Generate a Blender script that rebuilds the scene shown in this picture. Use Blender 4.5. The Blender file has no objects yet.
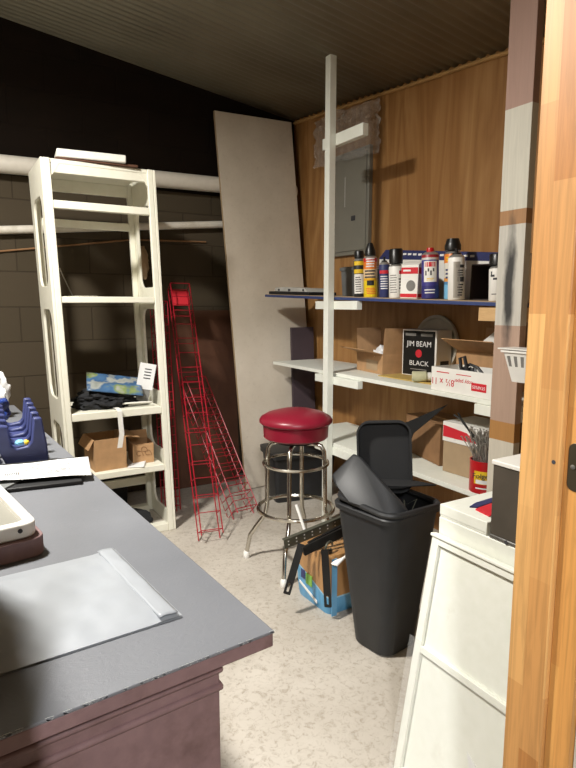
import bpy, bmesh, math, random
from mathutils import Vector, Matrix, noise
random.seed(7)
S = bpy.context.scene
COL = S.collection
PI = math.pi
def R(d): return math.radians(d)
def lin(c): return c/12.92 if c <= .04045 else ((c+.055)/1.055)**2.4
def C(r, g, b): return (lin(r/255), lin(g/255), lin(b/255), 1)

# ------------------------------------------------------------------ materials
def newmat(name):
    m = bpy.data.materials.new(name); m.use_nodes = True
    nt = m.node_tree; b = nt.nodes['Principled BSDF']
    return m, nt, b
def N(nt, t, **kw):
    n = nt.nodes.new(t)
    for k, v in kw.items(): setattr(n, k, v)
    return n
def coords(nt, scale=(1, 1, 1), rot=(0, 0, 0), loc=(0, 0, 0)):
    tc = N(nt, 'ShaderNodeTexCoord'); mp = N(nt, 'ShaderNodeMapping')
    mp.inputs['Scale'].default_value = scale; mp.inputs['Rotation'].default_value = rot; mp.inputs['Location'].default_value = loc
    nt.links.new(tc.outputs['Object'], mp.inputs['Vector'])
    return mp.outputs['Vector']
def ramp(nt, fac, stops, interp='LINEAR'):
    r = N(nt, 'ShaderNodeValToRGB'); cr = r.color_ramp; cr.interpolation = interp
    while len(cr.elements) < len(stops): cr.elements.new(.5)
    for e, (p, c) in zip(cr.elements, stops): e.position = p; e.color = c
    nt.links.new(fac, r.inputs['Fac'])
    return r.outputs['Color']
def bump(nt, b, h, strength=.2, dist=.005):
    n = N(nt, 'ShaderNodeBump'); n.inputs['Strength'].default_value = strength; n.inputs['Distance'].default_value = dist
    nt.links.new(h, n.inputs['Height']); nt.links.new(n.outputs['Normal'], b.inputs['Normal'])
def noise_tex(nt, vec, scale, detail=4, rough=.55, dist=0):
    n = N(nt, 'ShaderNodeTexNoise'); n.inputs['Scale'].default_value = scale; n.inputs['Detail'].default_value = detail
    n.inputs['Roughness'].default_value = rough; n.inputs['Distortion'].default_value = dist
    nt.links.new(vec, n.inputs['Vector']); return n.outputs['Fac']
def mix(nt, fac, a, b, mode='MIX'):
    m = N(nt, 'ShaderNodeMix', data_type='RGBA', blend_type=mode)
    for sock, v in ((m.inputs[0], fac), (m.inputs[6], a), (m.inputs[7], b)):
        if isinstance(v, (int, float, tuple)): sock.default_value = v
        else: nt.links.new(v, sock)
    return m.outputs[2]
def plain(name, col, rough=.55, metal=0, var=.12, scale=12, bmp=0, spec=None):
    """one colour with a faint mottling"""
    m, nt, b = newmat(name)
    v = coords(nt); f = noise_tex(nt, v, scale)
    d = tuple(max(0, c*(1-var)) for c in col[:3])+(1,); l = tuple(min(1, c*(1+var)) for c in col[:3])+(1,)
    nt.links.new(ramp(nt, f, [(.3, d), (.7, l)]), b.inputs['Base Color'])
    b.inputs['Roughness'].default_value = rough; b.inputs['Metallic'].default_value = metal
    if spec is not None: b.inputs['Specular IOR Level'].default_value = spec
    if bmp: bump(nt, b, f, bmp, .004)
    return m
def worn(name, col, dirt, rough=.6, scale=9, lo=.55, hi=.75, bmp=.1):
    """paint with patches of dirt and chips of their own shape"""
    m, nt, b = newmat(name)
    v = coords(nt); f = noise_tex(nt, v, scale, 8, .7); g = noise_tex(nt, v, scale*6, 4)
    k = ramp(nt, f, [(lo, (0, 0, 0, 1)), (hi, (1, 1, 1, 1))])
    c = mix(nt, k, col, dirt)
    nt.links.new(mix(nt, .12, c, ramp(nt, g, [(.3, (0, 0, 0, 1)), (.7, (1, 1, 1, 1))]), 'SOFT_LIGHT'), b.inputs['Base Color'])
    b.inputs['Roughness'].default_value = rough; bump(nt, b, g, bmp, .003)
    return m
def wood(name, cols, scale=(1, 9, .7), nscale=2.2, rough=.55, dist=1.2):
    m, nt, b = newmat(name)
    v = coords(nt, scale); f = noise_tex(nt, v, nscale, 6, .6, dist); g = noise_tex(nt, coords(nt, tuple(s*6 for s in scale)), nscale*2, 3)
    k = mix(nt, .35, f, g)
    n = len(cols)
    nt.links.new(ramp(nt, k, [(.3+.4*i/(n-1), c) for i, c in enumerate(cols)]), b.inputs['Base Color'])
    b.inputs['Roughness'].default_value = rough; bump(nt, b, g, .06, .002)
    return m
def bands(name, stops, axis=2, rough=.4, scale=1.0, interp='CONSTANT', metal=0):
    """printed colour bands along one axis of the part (metres)"""
    m, nt, b = newmat(name)
    tc = N(nt, 'ShaderNodeTexCoord'); sp = N(nt, 'ShaderNodeSeparateXYZ'); mt = N(nt, 'ShaderNodeMath', operation='MULTIPLY')
    nt.links.new(tc.outputs['Object'], sp.inputs[0]); nt.links.new(sp.outputs[axis], mt.inputs[0]); mt.inputs[1].default_value = 1/scale
    nt.links.new(ramp(nt, mt.outputs[0], [(p/scale, c) for p, c in stops], interp), b.inputs['Base Color'])
    b.inputs['Roughness'].default_value = rough; b.inputs['Metallic'].default_value = metal
    return m

M = {}
M['white_paint'] = worn('white_paint', C(228, 230, 220), C(202, 198, 182), .5, 5, .62, .85)
M['cream_plastic'] = worn('cream_plastic', C(230, 228, 212), C(190, 180, 156), .45, 4, .62, .9, .04)
M['dust'] = plain('dust', C(150, 145, 132), .9)
M['red_wire'] = plain('red_wire', C(156, 16, 36), .4)
M['red_vinyl'] = plain('red_vinyl', C(126, 22, 42), .36, var=.08, scale=5, bmp=.04)
M['chrome'] = plain('chrome', C(200, 196, 186), .22, 1, .1, 20)
M['black_plastic'] = plain('black_plastic', C(34, 35, 37), .5, var=.15, scale=14, bmp=.05)
M['black_matte'] = plain('black_matte', C(20, 20, 21), .8, scale=10)
M['black_metal'] = plain('black_metal', C(30, 29, 28), .4, .3)
M['steel'] = plain('steel', C(176, 176, 172), .35, .9)
M['dark_steel'] = plain('dark_steel', C(96, 96, 84), .45, .6)
M['cardboard'] = plain('cardboard', C(176, 138, 98), .85, var=.1, scale=20)
M['cardboard_dark'] = plain('cardboard_dark', C(140, 104, 70), .85, var=.12, scale=16)
M['kraft'] = plain('kraft', C(165, 142, 112), .85, var=.06)
M['paper'] = plain('paper', C(226, 226, 226), .8, var=.03)
M['ink'] = plain('ink', C(60, 60, 64), .8)
M['white_plastic'] = plain('white_plastic', C(232, 230, 224), .4, var=.03)
M['red_print'] = plain('red_print', C(200, 34, 48), .55, var=.05)
M['navy'] = plain('navy', C(46, 54, 100), .5, var=.1, scale=20)
M['navy_print'] = plain('navy_print', C(44, 50, 96), .5, var=.06)
M['blue_board'] = plain('blue_board', C(52, 66, 112), .5, var=.1)
M['grey_panel'] = plain('grey_panel', C(128, 126, 116), .5, var=.05, scale=4)
M['grey_bin'] = plain('grey_bin', C(104, 106, 106), .5)
M['yellow'] = plain('yellow', C(228, 190, 40), .5)
M['orange'] = plain('orange', C(222, 110, 40), .5)
M['skyblue'] = plain('skyblue', C(110, 170, 210), .5)
M['green'] = plain('green', C(120, 170, 70), .5)
M['purple_plank'] = plain('purple_plank', C(70, 58, 64), .7, var=.1, scale=6)
M['brown_board'] = plain('brown_board', C(86, 54, 36), .7, var=.16, scale=5)
M['pipe'] = worn('pipe_paint', C(218, 212, 200), C(178, 168, 150), .6, 4)
M['styrofoam'] = plain('styrofoam', C(224, 222, 214), .85, var=.05, scale=60, bmp=.3)
M['pad_black'] = plain('pad_black', C(22, 22, 24), .55)
M['pink_paint'] = worn('pink_paint', C(124, 98, 98), C(92, 68, 64), .55, 6, .5, .75)
M['bronze'] = plain('bronze', C(72, 64, 48), .4, .5)
M['maroon_wood'] = plain('maroon_wood', C(110, 62, 46), .5, var=.12, scale=4)
M['pine_block'] = wood('pine_block', [C(190, 152, 104), C(214, 180, 132)], (1, 1.2, 10))
M['tan_strip'] = plain('tan_strip', C(176, 138, 84), .7, var=.15, scale=9)
M['cap_black'] = plain('cap_black', C(18, 18, 18), .35)
M['silver_can'] = plain('silver_can', C(190, 188, 182), .3, .7, .05)
M['can_red'] = plain('can_red', C(186, 22, 30), .35)
M['cloth_black'] = plain('cloth_black', C(26, 27, 30), .9, scale=30, bmp=.3)
M['cord_white'] = plain('cord_white', C(220, 218, 208), .5)
M['gravel_grey'] = plain('gravel_grey', C(124, 122, 118), .9)
M['steel_dark'] = plain('steel_dark', C(78, 71, 62), .55, .1, .15, 8)

# plywood with tall cathedral grain
m, nt, b = newmat('plywood')
v = coords(nt, (1, 2.2, .28)); f = noise_tex(nt, v, 2.6, 3, .5, .6)
w = N(nt, 'ShaderNodeMath', operation='MULTIPLY'); w.inputs[1].default_value = 9; nt.links.new(f, w.inputs[0])
fr = N(nt, 'ShaderNodeMath', operation='PINGPONG'); fr.inputs[1].default_value = 1; nt.links.new(w.outputs[0], fr.inputs[0])
g = noise_tex(nt, coords(nt, (1, 60, 1.2)), 2, 3)
k = mix(nt, .45, fr.outputs[0], g)
c = ramp(nt, k, [(.1, C(140, 98, 54)), (.45, C(162, 119, 70)), (.8, C(178, 136, 86))])
big = noise_tex(nt, coords(nt, (1, 1, .5)), 1.3, 2)
c = mix(nt, ramp(nt, big, [(.4, (0, 0, 0, 1)), (.7, (.5, .5, .5, 1))]), c, C(146, 98, 52))
nt.links.new(c, b.inputs['Base Color']); b.inputs['Roughness'].default_value = .5; M['plywood'] = m

# back wall: dark stained boarding above, painted concrete block below
m, nt, b = newmat('back_wall_paint')
tc = N(nt, 'ShaderNodeTexCoord'); sp = N(nt, 'ShaderNodeSeparateXYZ'); cb = N(nt, 'ShaderNodeCombineXYZ')
nt.links.new(tc.outputs['Object'], sp.inputs[0]); nt.links.new(sp.outputs[0], cb.inputs[0]); nt.links.new(sp.outputs[2], cb.inputs[1])
br = N(nt, 'ShaderNodeTexBrick'); br.inputs['Scale'].default_value = 1; br.inputs['Brick Width'].default_value = .49; br.inputs['Row Height'].default_value = .245
br.inputs['Mortar Size'].default_value = .006; br.inputs['Mortar Smooth'].default_value = .6
br.inputs['Color1'].default_value = C(76, 67, 54); br.inputs['Color2'].default_value = C(71, 63, 50); br.inputs['Mortar'].default_value = C(62, 54, 43)
nt.links.new(cb.outputs[0], br.inputs['Vector'])
gt = N(nt, 'ShaderNodeMath', operation='GREATER_THAN'); gt.inputs[1].default_value = 2.36; nt.links.new(sp.outputs[2], gt.inputs[0])
nz = noise_tex(nt, coords(nt), 40, 5)
up = ramp(nt, noise_tex(nt, coords(nt, (1, 1, 3)), 3), [(.3, C(18, 11, 5)), (.7, C(23, 14, 7))])
nt.links.new(mix(nt, gt.outputs[0], br.outputs['Color'], up), b.inputs['Base Color'])
b.inputs['Roughness'].default_value = .85; b.inputs['Specular IOR Level'].default_value = .15
mh = N(nt, 'ShaderNodeMath', operation='MULTIPLY_ADD'); mh.inputs[1].default_value = .25; nt.links.new(nz, mh.inputs[0])
inv = N(nt, 'ShaderNodeMath', operation='SUBTRACT'); inv.inputs[0].default_value = 1; nt.links.new(br.outputs['Fac'], inv.inputs[1]); nt.links.new(inv.outputs[0], mh.inputs[2])
bump(nt, b, mh.outputs[0], .5, .006); M['back_wall'] = m

# floor: scuffed off-white painted concrete
m, nt, b = newmat('floor_paint')
v = coords(nt)
a1 = noise_tex(nt, v, 1.6, 5, .6); a2 = noise_tex(nt, v, 38, 8, .75, .8); a3 = noise_tex(nt, v, 9, 6, .7, 1.5)
c = ramp(nt, a1, [(.3, C(172, 164, 152)), (.7, C(198, 191, 180))])
c = mix(nt, ramp(nt, a2, [(.5, (0, 0, 0, 1)), (.64, (.7, .7, .7, 1))]), c, C(142, 131, 116))
c = mix(nt, ramp(nt, a3, [(.6, (0, 0, 0, 1)), (.74, (.35, .35, .35, 1))]), c, C(148, 135, 118))
nt.links.new(c, b.inputs['Base Color']); b.inputs['Roughness'].default_value = .6; bump(nt, b, a2, .25, .004); M['floor'] = m

# grey painted counter with brush ridges and chips
m, nt, b = newmat('counter_grey')
v = coords(nt)
a1 = noise_tex(nt, v, 3, 4); a2 = noise_tex(nt, coords(nt, (1, 1.6, 1)), 26, 5, .6, 3.5); a3 = noise_tex(nt, v, 60, 3)
c = ramp(nt, a1, [(.3, C(101, 103, 108)), (.7, C(111, 113, 118))])
c = mix(nt, ramp(nt, a2, [(.70, (0, 0, 0, 1)), (.76, (.5, .5, .5, 1))]), c, C(160, 160, 166))
c = mix(nt, ramp(nt, a3, [(.78, (0, 0, 0, 1)), (.82, (1, 1, 1, 1))]), c, C(196, 192, 184))
nt.links.new(c, b.inputs['Base Color']); b.inputs['Roughness'].default_value = .48; bump(nt, b, a2, .16, .004); M['counter_grey'] = m

# leaning sheet: pale speckled laminate
m, nt, b = newmat('pale_laminate')
v = coords(nt); a1 = noise_tex(nt, v, 2.2, 6, .65); a2 = noise_tex(nt, v, 30, 6, .7)
c = ramp(nt, a1, [(.3, C(198, 187, 170)), (.7, C(216, 206, 190))])
c = mix(nt, ramp(nt, a2, [(.55, (0, 0, 0, 1)), (.75, (.4, .4, .4, 1))]), c, C(170, 157, 140))
nt.links.new(c, b.inputs['Base Color']); b.inputs['Roughness'].default_value = .6; M['laminate'] = m

# corrugated metal
m, nt, b = newmat('corrugated_metal')
v = coords(nt); a1 = noise_tex(nt, v, 2, 5); 
nt.links.new(ramp(nt, a1, [(.3, C(128, 124, 108)), (.7, C(150, 146, 128))]), b.inputs['Base Color'])
b.inputs['Roughness'].default_value = .5; b.inputs['Metallic'].default_value = .35; M['corrugated'] = m

# finger-jointed pine
def finger(name, axis_w, row, length, cols, rough=.45):
    m, nt, b = newmat(name)
    tc = N(nt, 'ShaderNodeTexCoord'); sp = N(nt, 'ShaderNodeSeparateXYZ'); cb = N(nt, 'ShaderNodeCombineXYZ')
    nt.links.new(tc.outputs['Object'], sp.inputs[0]); nt.links.new(sp.outputs[2], cb.inputs[0]); nt.links.new(sp.outputs[axis_w], cb.inputs[1])
    br = N(nt, 'ShaderNodeTexBrick'); br.inputs['Scale'].default_value = 1; br.inputs['Brick Width'].default_value = length; br.inputs['Row Height'].default_value = row
    br.inputs['Mortar Size'].default_value = 0; br.offset = .37
    br.inputs['Color1'].default_value = cols[0]; br.inputs['Color2'].default_value = cols[1]
    nt.links.new(cb.outputs[0], br.inputs['Vector'])
    sc = [14, 14, 14]; sc[2] = .8
    g = noise_tex(nt, coords(nt, (10, 28, 1.2)), 2.5, 4, .6, 1.4)
    gr = ramp(nt, g, [(.38, (.62, .62, .62, 1)), (.6, (1, 1, 1, 1))])
    nt.links.new(mix(nt, .55, br.outputs['Color'], gr, 'MULTIPLY'), b.inputs['Base Color'])
    b.inputs['Roughness'].default_value = rough
    return m
M['jamb'] = finger('finger_jointed_pine', 1, .0445, .37, [C(222, 172, 108), C(178, 118, 62)])
M['jamb_rabbet'] = finger('finger_jointed_pine_rabbet', 1, .06, .5, [C(216, 160, 90), C(204, 144, 78)])

# end stud: finger-jointed blocks, some of them painted, with a black smear
m, nt, b = newmat('stud_blocks')
tc = N(nt, 'ShaderNodeTexCoord'); sp = N(nt, 'ShaderNodeSeparateXYZ'); mt = N(nt, 'ShaderNodeMath', operation='MULTIPLY'); mt.inputs[1].default_value = 1/3.2
nt.links.new(tc.outputs['Object'], sp.inputs[0]); nt.links.new(sp.outputs[2], mt.inputs[0])
def zz(z): return z/3.2
c = ramp(nt, mt.outputs[0], [(0, C(206, 198, 182)), (zz(.87), C(176, 128, 74)), (zz(.955), C(178, 150, 132)), (zz(1.40), C(198, 194, 184)), (zz(1.83), C(166, 124, 84)), (zz(1.89), C(204, 200, 186)), (zz(2.32), C(166, 134, 120))], 'CONSTANT')
g = noise_tex(nt, coords(nt, (20, 20, 1)), 2.5, 4, .6, 1)
c = mix(nt, .3, c, ramp(nt, g, [(.35, (.6, .6, .6, 1)), (.65, (1, 1, 1, 1))]), 'MULTIPLY')
cb = N(nt, 'ShaderNodeCombineXYZ'); ys = N(nt, 'ShaderNodeMath', operation='MULTIPLY_ADD'); ys.inputs[1].default_value = 1/.032; ys.inputs[2].default_value = 0
zs = N(nt, 'ShaderNodeMath', operation='MULTIPLY_ADD'); zs.inputs[1].default_value = 1/.30; zs.inputs[2].default_value = -1.57/.30
nt.links.new(sp.outputs[1], ys.inputs[0]); nt.links.new(sp.outputs[2], zs.inputs[0]); nt.links.new(ys.outputs[0], cb.inputs[0]); nt.links.new(zs.outputs[0], cb.inputs[1])
ln = N(nt, 'ShaderNodeVectorMath', operation='LENGTH'); nt.links.new(cb.outputs[0], ln.inputs[0])
sm = N(nt, 'ShaderNodeMath', operation='MULTIPLY_ADD'); sm.inputs[1].default_value = 1.1; nt.links.new(noise_tex(nt, coords(nt, (1, 1, .35)), 22, 4), sm.inputs[0]); nt.links.new(ln.outputs['Value'], sm.inputs[2])
c = mix(nt, ramp(nt, sm.outputs[0], [(.85/1, (1, 1, 1, 1)), (1, (.75, .75, .75, 1))]), c, c)
k = N(nt, 'ShaderNodeMapRange'); k.inputs[1].default_value = 1.0; k.inputs[2].default_value = 1.7; k.inputs[3].default_value = .95; k.inputs[4].default_value = 0; nt.links.new(sm.outputs[0], k.inputs[0])
nt.links.new(mix(nt, k.outputs[0], c, C(28, 28, 30)), b.inputs['Base Color']); b.inputs['Roughness'].default_value = .6; M['stud'] = m

# thin clear plastic film
def film(name, alpha, col=(.9, .9, .88, 1), rough=.12, bm_=.6):
    m, nt, b = newmat(name)
    b.inputs['Base Color'].default_value = col; b.inputs['Roughness'].default_value = rough; b.inputs['Alpha'].default_value = alpha
    f = noise_tex(nt, coords(nt), 18, 5); 
    if bm_: bump(nt, b, f, bm_, .02)
    return m
M['film'] = film('clear_film', .36, (.52, .5, .47, 1), .16, 1.0)
M['acrylic'] = film('clear_acrylic', .07, rough=.05, bm_=0)
m, nt, b = newmat('mailer_poly')
v = coords(nt); f = noise_tex(nt, v, 7, 4)
nt.links.new(ramp(nt, f, [(.3, C(146, 150, 155)), (.7, C(152, 156, 161))]), b.inputs['Base Color']); b.inputs['Roughness'].default_value = .36; bump(nt, b, f, .15, .01); M['mailer'] = m
m, nt, b = newmat('blue_bag_film')
f = noise_tex(nt, coords(nt), 16, 4)
nt.links.new(ramp(nt, f, [(.35, C(22, 34, 86)), (.6, C(40, 62, 130)), (.72, C(170, 180, 205))]), b.inputs['Base Color']); b.inputs['Roughness'].default_value = .25; M['blue_bag'] = m
m, nt, b = newmat('blue_packet_print')
f = noise_tex(nt, coords(nt), 6, 3)
nt.links.new(ramp(nt, f, [(.3, C(120, 124, 118)), (.42, C(150, 154, 150)), (.47, C(60, 92, 128)), (.55, C(70, 104, 142)), (.62, C(120, 136, 80)), (.68, C(150, 152, 146))]), b.inputs['Base Color']); b.inputs['Roughness'].default_value = .25; M['packet'] = m
# bag of pet bedding: brown picture above, blue wave below
m, nt, b = newmat('bag_print')
tc = N(nt, 'ShaderNodeTexCoord'); sp = N(nt, 'ShaderNodeSeparateXYZ'); nt.links.new(tc.outputs['Object'], sp.inputs[0])
ad = N(nt, 'ShaderNodeMath', operation='MULTIPLY_ADD'); ad.inputs[1].default_value = -.30; nt.links.new(sp.outputs[1], ad.inputs[0]); nt.links.new(sp.outputs[2], ad.inputs[2])
cc = ramp(nt, ad.outputs[0], [(0, C(96, 162, 205)), (.085, C(150, 196, 220)), (.093, C(176, 132, 84))], 'CONSTANT')
st = noise_tex(nt, coords(nt, (14, 14, 2)), 2, 3)
cc = mix(nt, .5, cc, ramp(nt, st, [(.35, (.55, .55, .55, 1)), (.6, (1, 1, 1, 1))]), 'MULTIPLY')
nt.links.new(cc, b.inputs['Base Color']); b.inputs['Roughness'].default_value = .35; M['bag'] = m

# ------------------------------------------------------------------ mesh helpers
def bx(bm, x0, x1, y0, y1, z0, z1, mx=None):
    vs = [bm.verts.new((x, y, z)) for z in (z0, z1) for x, y in ((x0, y0), (x1, y0), (x1, y1), (x0, y1))]
    for f in ((3, 2, 1, 0), (4, 5, 6, 7), (0, 1, 5, 4), (1, 2, 6, 5), (2, 3, 7, 6), (3, 0, 4, 7)): bm.faces.new([vs[i] for i in f])
    if mx is not None: bmesh.ops.transform(bm, matrix=mx, verts=vs)
    return vs
def tube(bm, pts, r, seg=8, closed=False):
    pts = [Vector(p) for p in pts]; n = len(pts); rings = []
    up = None
    for i, p in enumerate(pts):
        if closed: t = pts[(i+1) % n]-pts[i-1]
        else: t = pts[min(i+1, n-1)]-pts[max(i-1, 0)]
        t.normalize()
        if up is None: up = t.orthogonal().normalized()
        else:
            up = up-t*up.dot(t)
            up = up.normalized() if up.length > 1e-6 else t.orthogonal().normalized()
        q = t.cross(up)
        rr = r[i] if isinstance(r, (list, tuple)) else r
        rings.append([bm.verts.new(p+(up*math.cos(2*PI*k/seg)+q*math.sin(2*PI*k/seg))*rr) for k in range(seg)])
    for i in range(n if closed else n-1):
        a, b = rings[i], rings[(i+1) % n]
        for k in range(seg): bm.faces.new((a[k], a[(k+1) % seg], b[(k+1) % seg], b[k]))
    if not closed: bm.faces.new(rings[0][::-1]); bm.faces.new(rings[-1])
def lathe(bm, prof, seg=24, mx=None):
    allv = []; rings = []
    for r, z in prof:
        if r < 1e-5: vs = [bm.verts.new((0, 0, z))]
        else: vs = [bm.verts.new((r*math.cos(2*PI*k/seg), r*math.sin(2*PI*k/seg), z)) for k in range(seg)]
        rings.append(vs); allv += vs
    for a, b in zip(rings, rings[1:]):
        for k in range(seg):
            l = (k+1) % seg
            if len(a) == 1 and len(b) == 1: continue
            if len(a) == 1: bm.faces.new((a[0], b[l], b[k]))
            elif len(b) == 1: bm.faces.new((a[k], a[l], b[0]))
            else: bm.faces.new((a[k], a[l], b[l], b[k]))
    if len(rings[0]) > 1: bm.faces.new(rings[0][::-1])
    if len(rings[-1]) > 1: bm.faces.new(rings[-1])
    if mx is not None: bmesh.ops.transform(bm, matrix=mx, verts=allv)
def loft(bm, loops, cap=True):
    rings = [[bm.verts.new(p) for p in L] for L in loops]; n = len(rings[0])
    for a, b in zip(rings, rings[1:]):
        for k in range(n): bm.faces.new((a[k], a[(k+1) % n], b[(k+1) % n], b[k]))
    if cap: bm.faces.new(rings[0][::-1]); bm.faces.new(rings[-1])
def rrect(w, d, r, z, n=6, cx=0, cy=0):
    out = []
    for sx, sy, a0 in ((1, 1, 0), (-1, 1, 90), (-1, -1, 180), (1, -1, 270)):
        for k in range(n+1):
            a = R(a0+90*k/n); out.append((cx+sx*(w/2-r)+r*math.cos(a), cy+sy*(d/2-r)+r*math.sin(a), z))
    return out
def prism(bm, poly, axis, a, b):
    """poly of 2-D points in the two other axes, extruded a..b along axis"""
    def P(u, v, w): return {'x': (w, u, v), 'y': (u, w, v), 'z': (u, v, w)}[axis]
    loft(bm, [[P(u, v, a) for u, v in poly], [P(u, v, b) for u, v in poly]])
def plate(bm, outer, holes, fn, t0, t1):
    """flat plate with holes; fn(u, v, t) gives the 3-D point"""
    edges = []
    for L in [outer]+holes:
        vs = [bm.verts.new(fn(u, v, t0)) for u, v in L]
        edges += [bm.edges.new((vs[i], vs[(i+1) % len(vs)])) for i in range(len(vs))]
    res = bmesh.ops.triangle_fill(bm, edges=edges, use_beauty=True)
    fs = [g for g in res['geom'] if isinstance(g, bmesh.types.BMFace)]
    vmap = {}
    for f in fs:
        for v in f.verts: vmap.setdefault(v, None)
    coords_uv = {}
    allL = [p for L in [outer]+holes for p in L]
    vs_all = [v for v in bm.verts if v in vmap]
    # matching second skin
    for v in vs_all:
        best = min(allL, key=lambda p: (Vector(fn(p[0], p[1], t0))-v.co).length)
        vmap[v] = bm.verts.new(fn(best[0], best[1], t1))
    for f in fs: bm.faces.new([vmap[v] for v in reversed(f.verts)])
    for e in edges: bm.faces.new((e.verts[0], e.verts[1], vmap[e.verts[1]], vmap[e.verts[0]]))
def rr2(u0, u1, v0, v1, r, n=5):
    return [(x+(u0+u1)/2, y+(v0+v1)/2) for x, y, z in rrect(u1-u0, v1-v0, r, 0, n)]
def grid(bm, nx, ny, fn):
    vs = [[bm.verts.new(fn(i/nx, j/ny)) for j in range(ny+1)] for i in range(nx+1)]
    for i in range(nx):
        for j in range(ny): bm.faces.new((vs[i][j], vs[i+1][j], vs[i+1][j+1], vs[i][j+1]))
    return vs
def arc(bm, r, a0, a1, z0, z1, n=8):
    grid(bm, n, 1, lambda u, v: (r*math.cos(R(a0+(a1-a0)*u)), r*math.sin(R(a0+(a1-a0)*u)), z0+(z1-z0)*v))
def lump(bm, sx, sy, sz, amp=.25, freq=3, sub=4, seed=0, flat=True, c=(0, 0, 0)):
    r = bmesh.ops.create_icosphere(bm, subdivisions=sub, radius=1)
    for v in r['verts']:
        p = v.co.copy(); k = 1+amp*(noise.noise(p*freq+Vector((seed, 0, 0)))+.5*noise.noise(p*freq*2.3+Vector((0, seed, 0))))
        p *= k; p = Vector((p.x*sx, p.y*sy, p.z*sz))
        if flat: p.z = max(p.z, -sz*.55)+sz*.55
        v.co = p+Vector(c)
def B(): return bmesh.new()
def obj(name, bm, mat, parent=None, bevel=0, smooth=True, angle=40, loc=None, rot=None):
    bmesh.ops.recalc_face_normals(bm, faces=bm.faces)
    me = bpy.data.meshes.new(name); bm.to_mesh(me); bm.free()
    me.materials.append(M[mat] if isinstance(mat, str) else mat)
    if smooth:
        me.polygons.foreach_set('use_smooth', [True]*len(me.polygons)); me.set_sharp_from_angle(angle=R(angle))
    o = bpy.data.objects.new(name, me); COL.objects.link(o)
    if parent: o.parent = parent
    if loc: o.location = loc
    if rot: o.rotation_euler = rot
    if bevel:
        b = o.modifiers.new('Bevel', 'BEVEL'); b.width = bevel; b.segments = 2; b.limit_method = 'ANGLE'; b.angle_limit = R(40)
    return o
def box(name, x0, x1, y0, y1, z0, z1, mat, parent=None, bevel=0, mx=None):
    bm = B(); bx(bm, x0, x1, y0, y1, z0, z1, mx); return obj(name, bm, mat, parent, bevel)
def thing(name, label, cat, loc=(0, 0, 0), rz=0, group=None, rot=None):
    o = bpy.data.objects.new(name, None); o.empty_display_size = .05; COL.objects.link(o)
    o.location = loc; o.rotation_euler = rot if rot else (0, 0, rz)
    return tag(o, label, cat, group)
def tag(o, label, cat, group=None):
    o['label'] = label; o['category'] = cat
    if group: o['group'] = group
    return o
def struct(o): o['kind'] = 'structure'; return o
def text(name, body, size, mat, parent, mx, depth=.0004, align='CENTER', sx=1):
    cu = bpy.data.curves.new(name, 'FONT'); cu.body = body; cu.size = size; cu.extrude = depth; cu.align_x = align; cu.align_y = 'CENTER'
    t = bpy.data.objects.new(name, cu); COL.objects.link(t)
    dg = bpy.context.evaluated_depsgraph_get()
    me = bpy.data.meshes.new_from_object(t.evaluated_get(dg)); bpy.data.objects.remove(t); bpy.data.curves.remove(cu)
    me.materials.clear(); me.materials.append(M[mat])
    o = bpy.data.objects.new(name, me); COL.objects.link(o); o.parent = parent; o.matrix_local = mx @ Matrix.Diagonal((sx, 1, 1, 1))
    return o
def face_mx(loc, facing):
    """text frame: local x = reading direction, y = up, z = out of the face"""
    ax = {'-x': ((0, -1, 0), (0, 0, 1), (-1, 0, 0)), '-y': ((1, 0, 0), (0, 0, 1), (0, -1, 0)), '+z': ((1, 0, 0), (0, 1, 0), (0, 0, 1)),
          '-x180': ((0, 1, 0), (0, 0, -1), (-1, 0, 0))}[facing]
    m = Matrix.Identity(4)
    for i in range(3):
        for j in range(3): m[j][i] = ax[i][j]
    m.translation = loc
    return m
def RX(a): return Matrix.Rotation(a, 4, 'X')
def RY(a): return Matrix.Rotation(a, 4, 'Y')
def RZ(a): return Matrix.Rotation(a, 4, 'Z')
def T(x, y, z): return Matrix.Translation((x, y, z))

# ------------------------------------------------------------------ the setting
XL, XR, YB, YF = -1.9, 2.75, 4.47, -2.4
def ceil_z(x, y): return 3.05-.135*(x-2.77)+.085*(y-4.4)
bm = B(); bx(bm, XL-.1, XR+.1, YF-.1, YB+.1, -.1, 0); struct(obj('floor', bm, 'floor'))
bm = B()
NY = 840
def cw(u, v):
    x = XL-.1+(XR+.2-XL)*u; y = YF-.1+(YB+.2-YF)*v
    return (x, y, ceil_z(x, y)+.008*math.sin(2*PI*y/.068)-(.006 if y < 3.42 else 0))
grid(bm, 1, NY, cw)
o = struct(obj('ceiling', bm, 'corrugated', angle=80)); sm = o.modifiers.new('Solidify', 'SOLIDIFY'); sm.thickness = .004; sm.offset = 1
def wall(name, x0, x1, y0, y1, mat):
    bm = B(); vs = bx(bm, x0, x1, y0, y1, 0, 1)
    for v in vs:
        if v.co.z > .5: v.co.z = ceil_z(v.co.x, v.co.y)+.012
    return struct(obj(name, bm, mat))
M['side_wall'] = plain('side_wall', C(150, 138, 120), .8)
wall('wall_back', XL, XR+.1, YB, YB+.1, 'back_wall')
wall('wall_right', XR, XR+.1, YF, YB, 'plywood')
wall('wall_left', XL-.1, XL, YF, YB, 'side_wall')
wall('wall_rear', XL, XR, YF-.1, YF, 'side_wall')
wall('wall_front', .985, XR, .60, .70, 'side_wall')
wall('wall_partition', XL, .014, .60, .70, 'side_wall')
bm = B(); bx(bm, .014, .985, .60, .70, 2.22, 3.1); struct(obj('trim_2', bm, 'side_wall'))
# unseen board added at the counter's near end to cast its straight shadow
box('shadow_board', -.022, .012, .80, 1.28, .951, 1.40, 'side_wall')['kind'] = 'structure'
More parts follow.
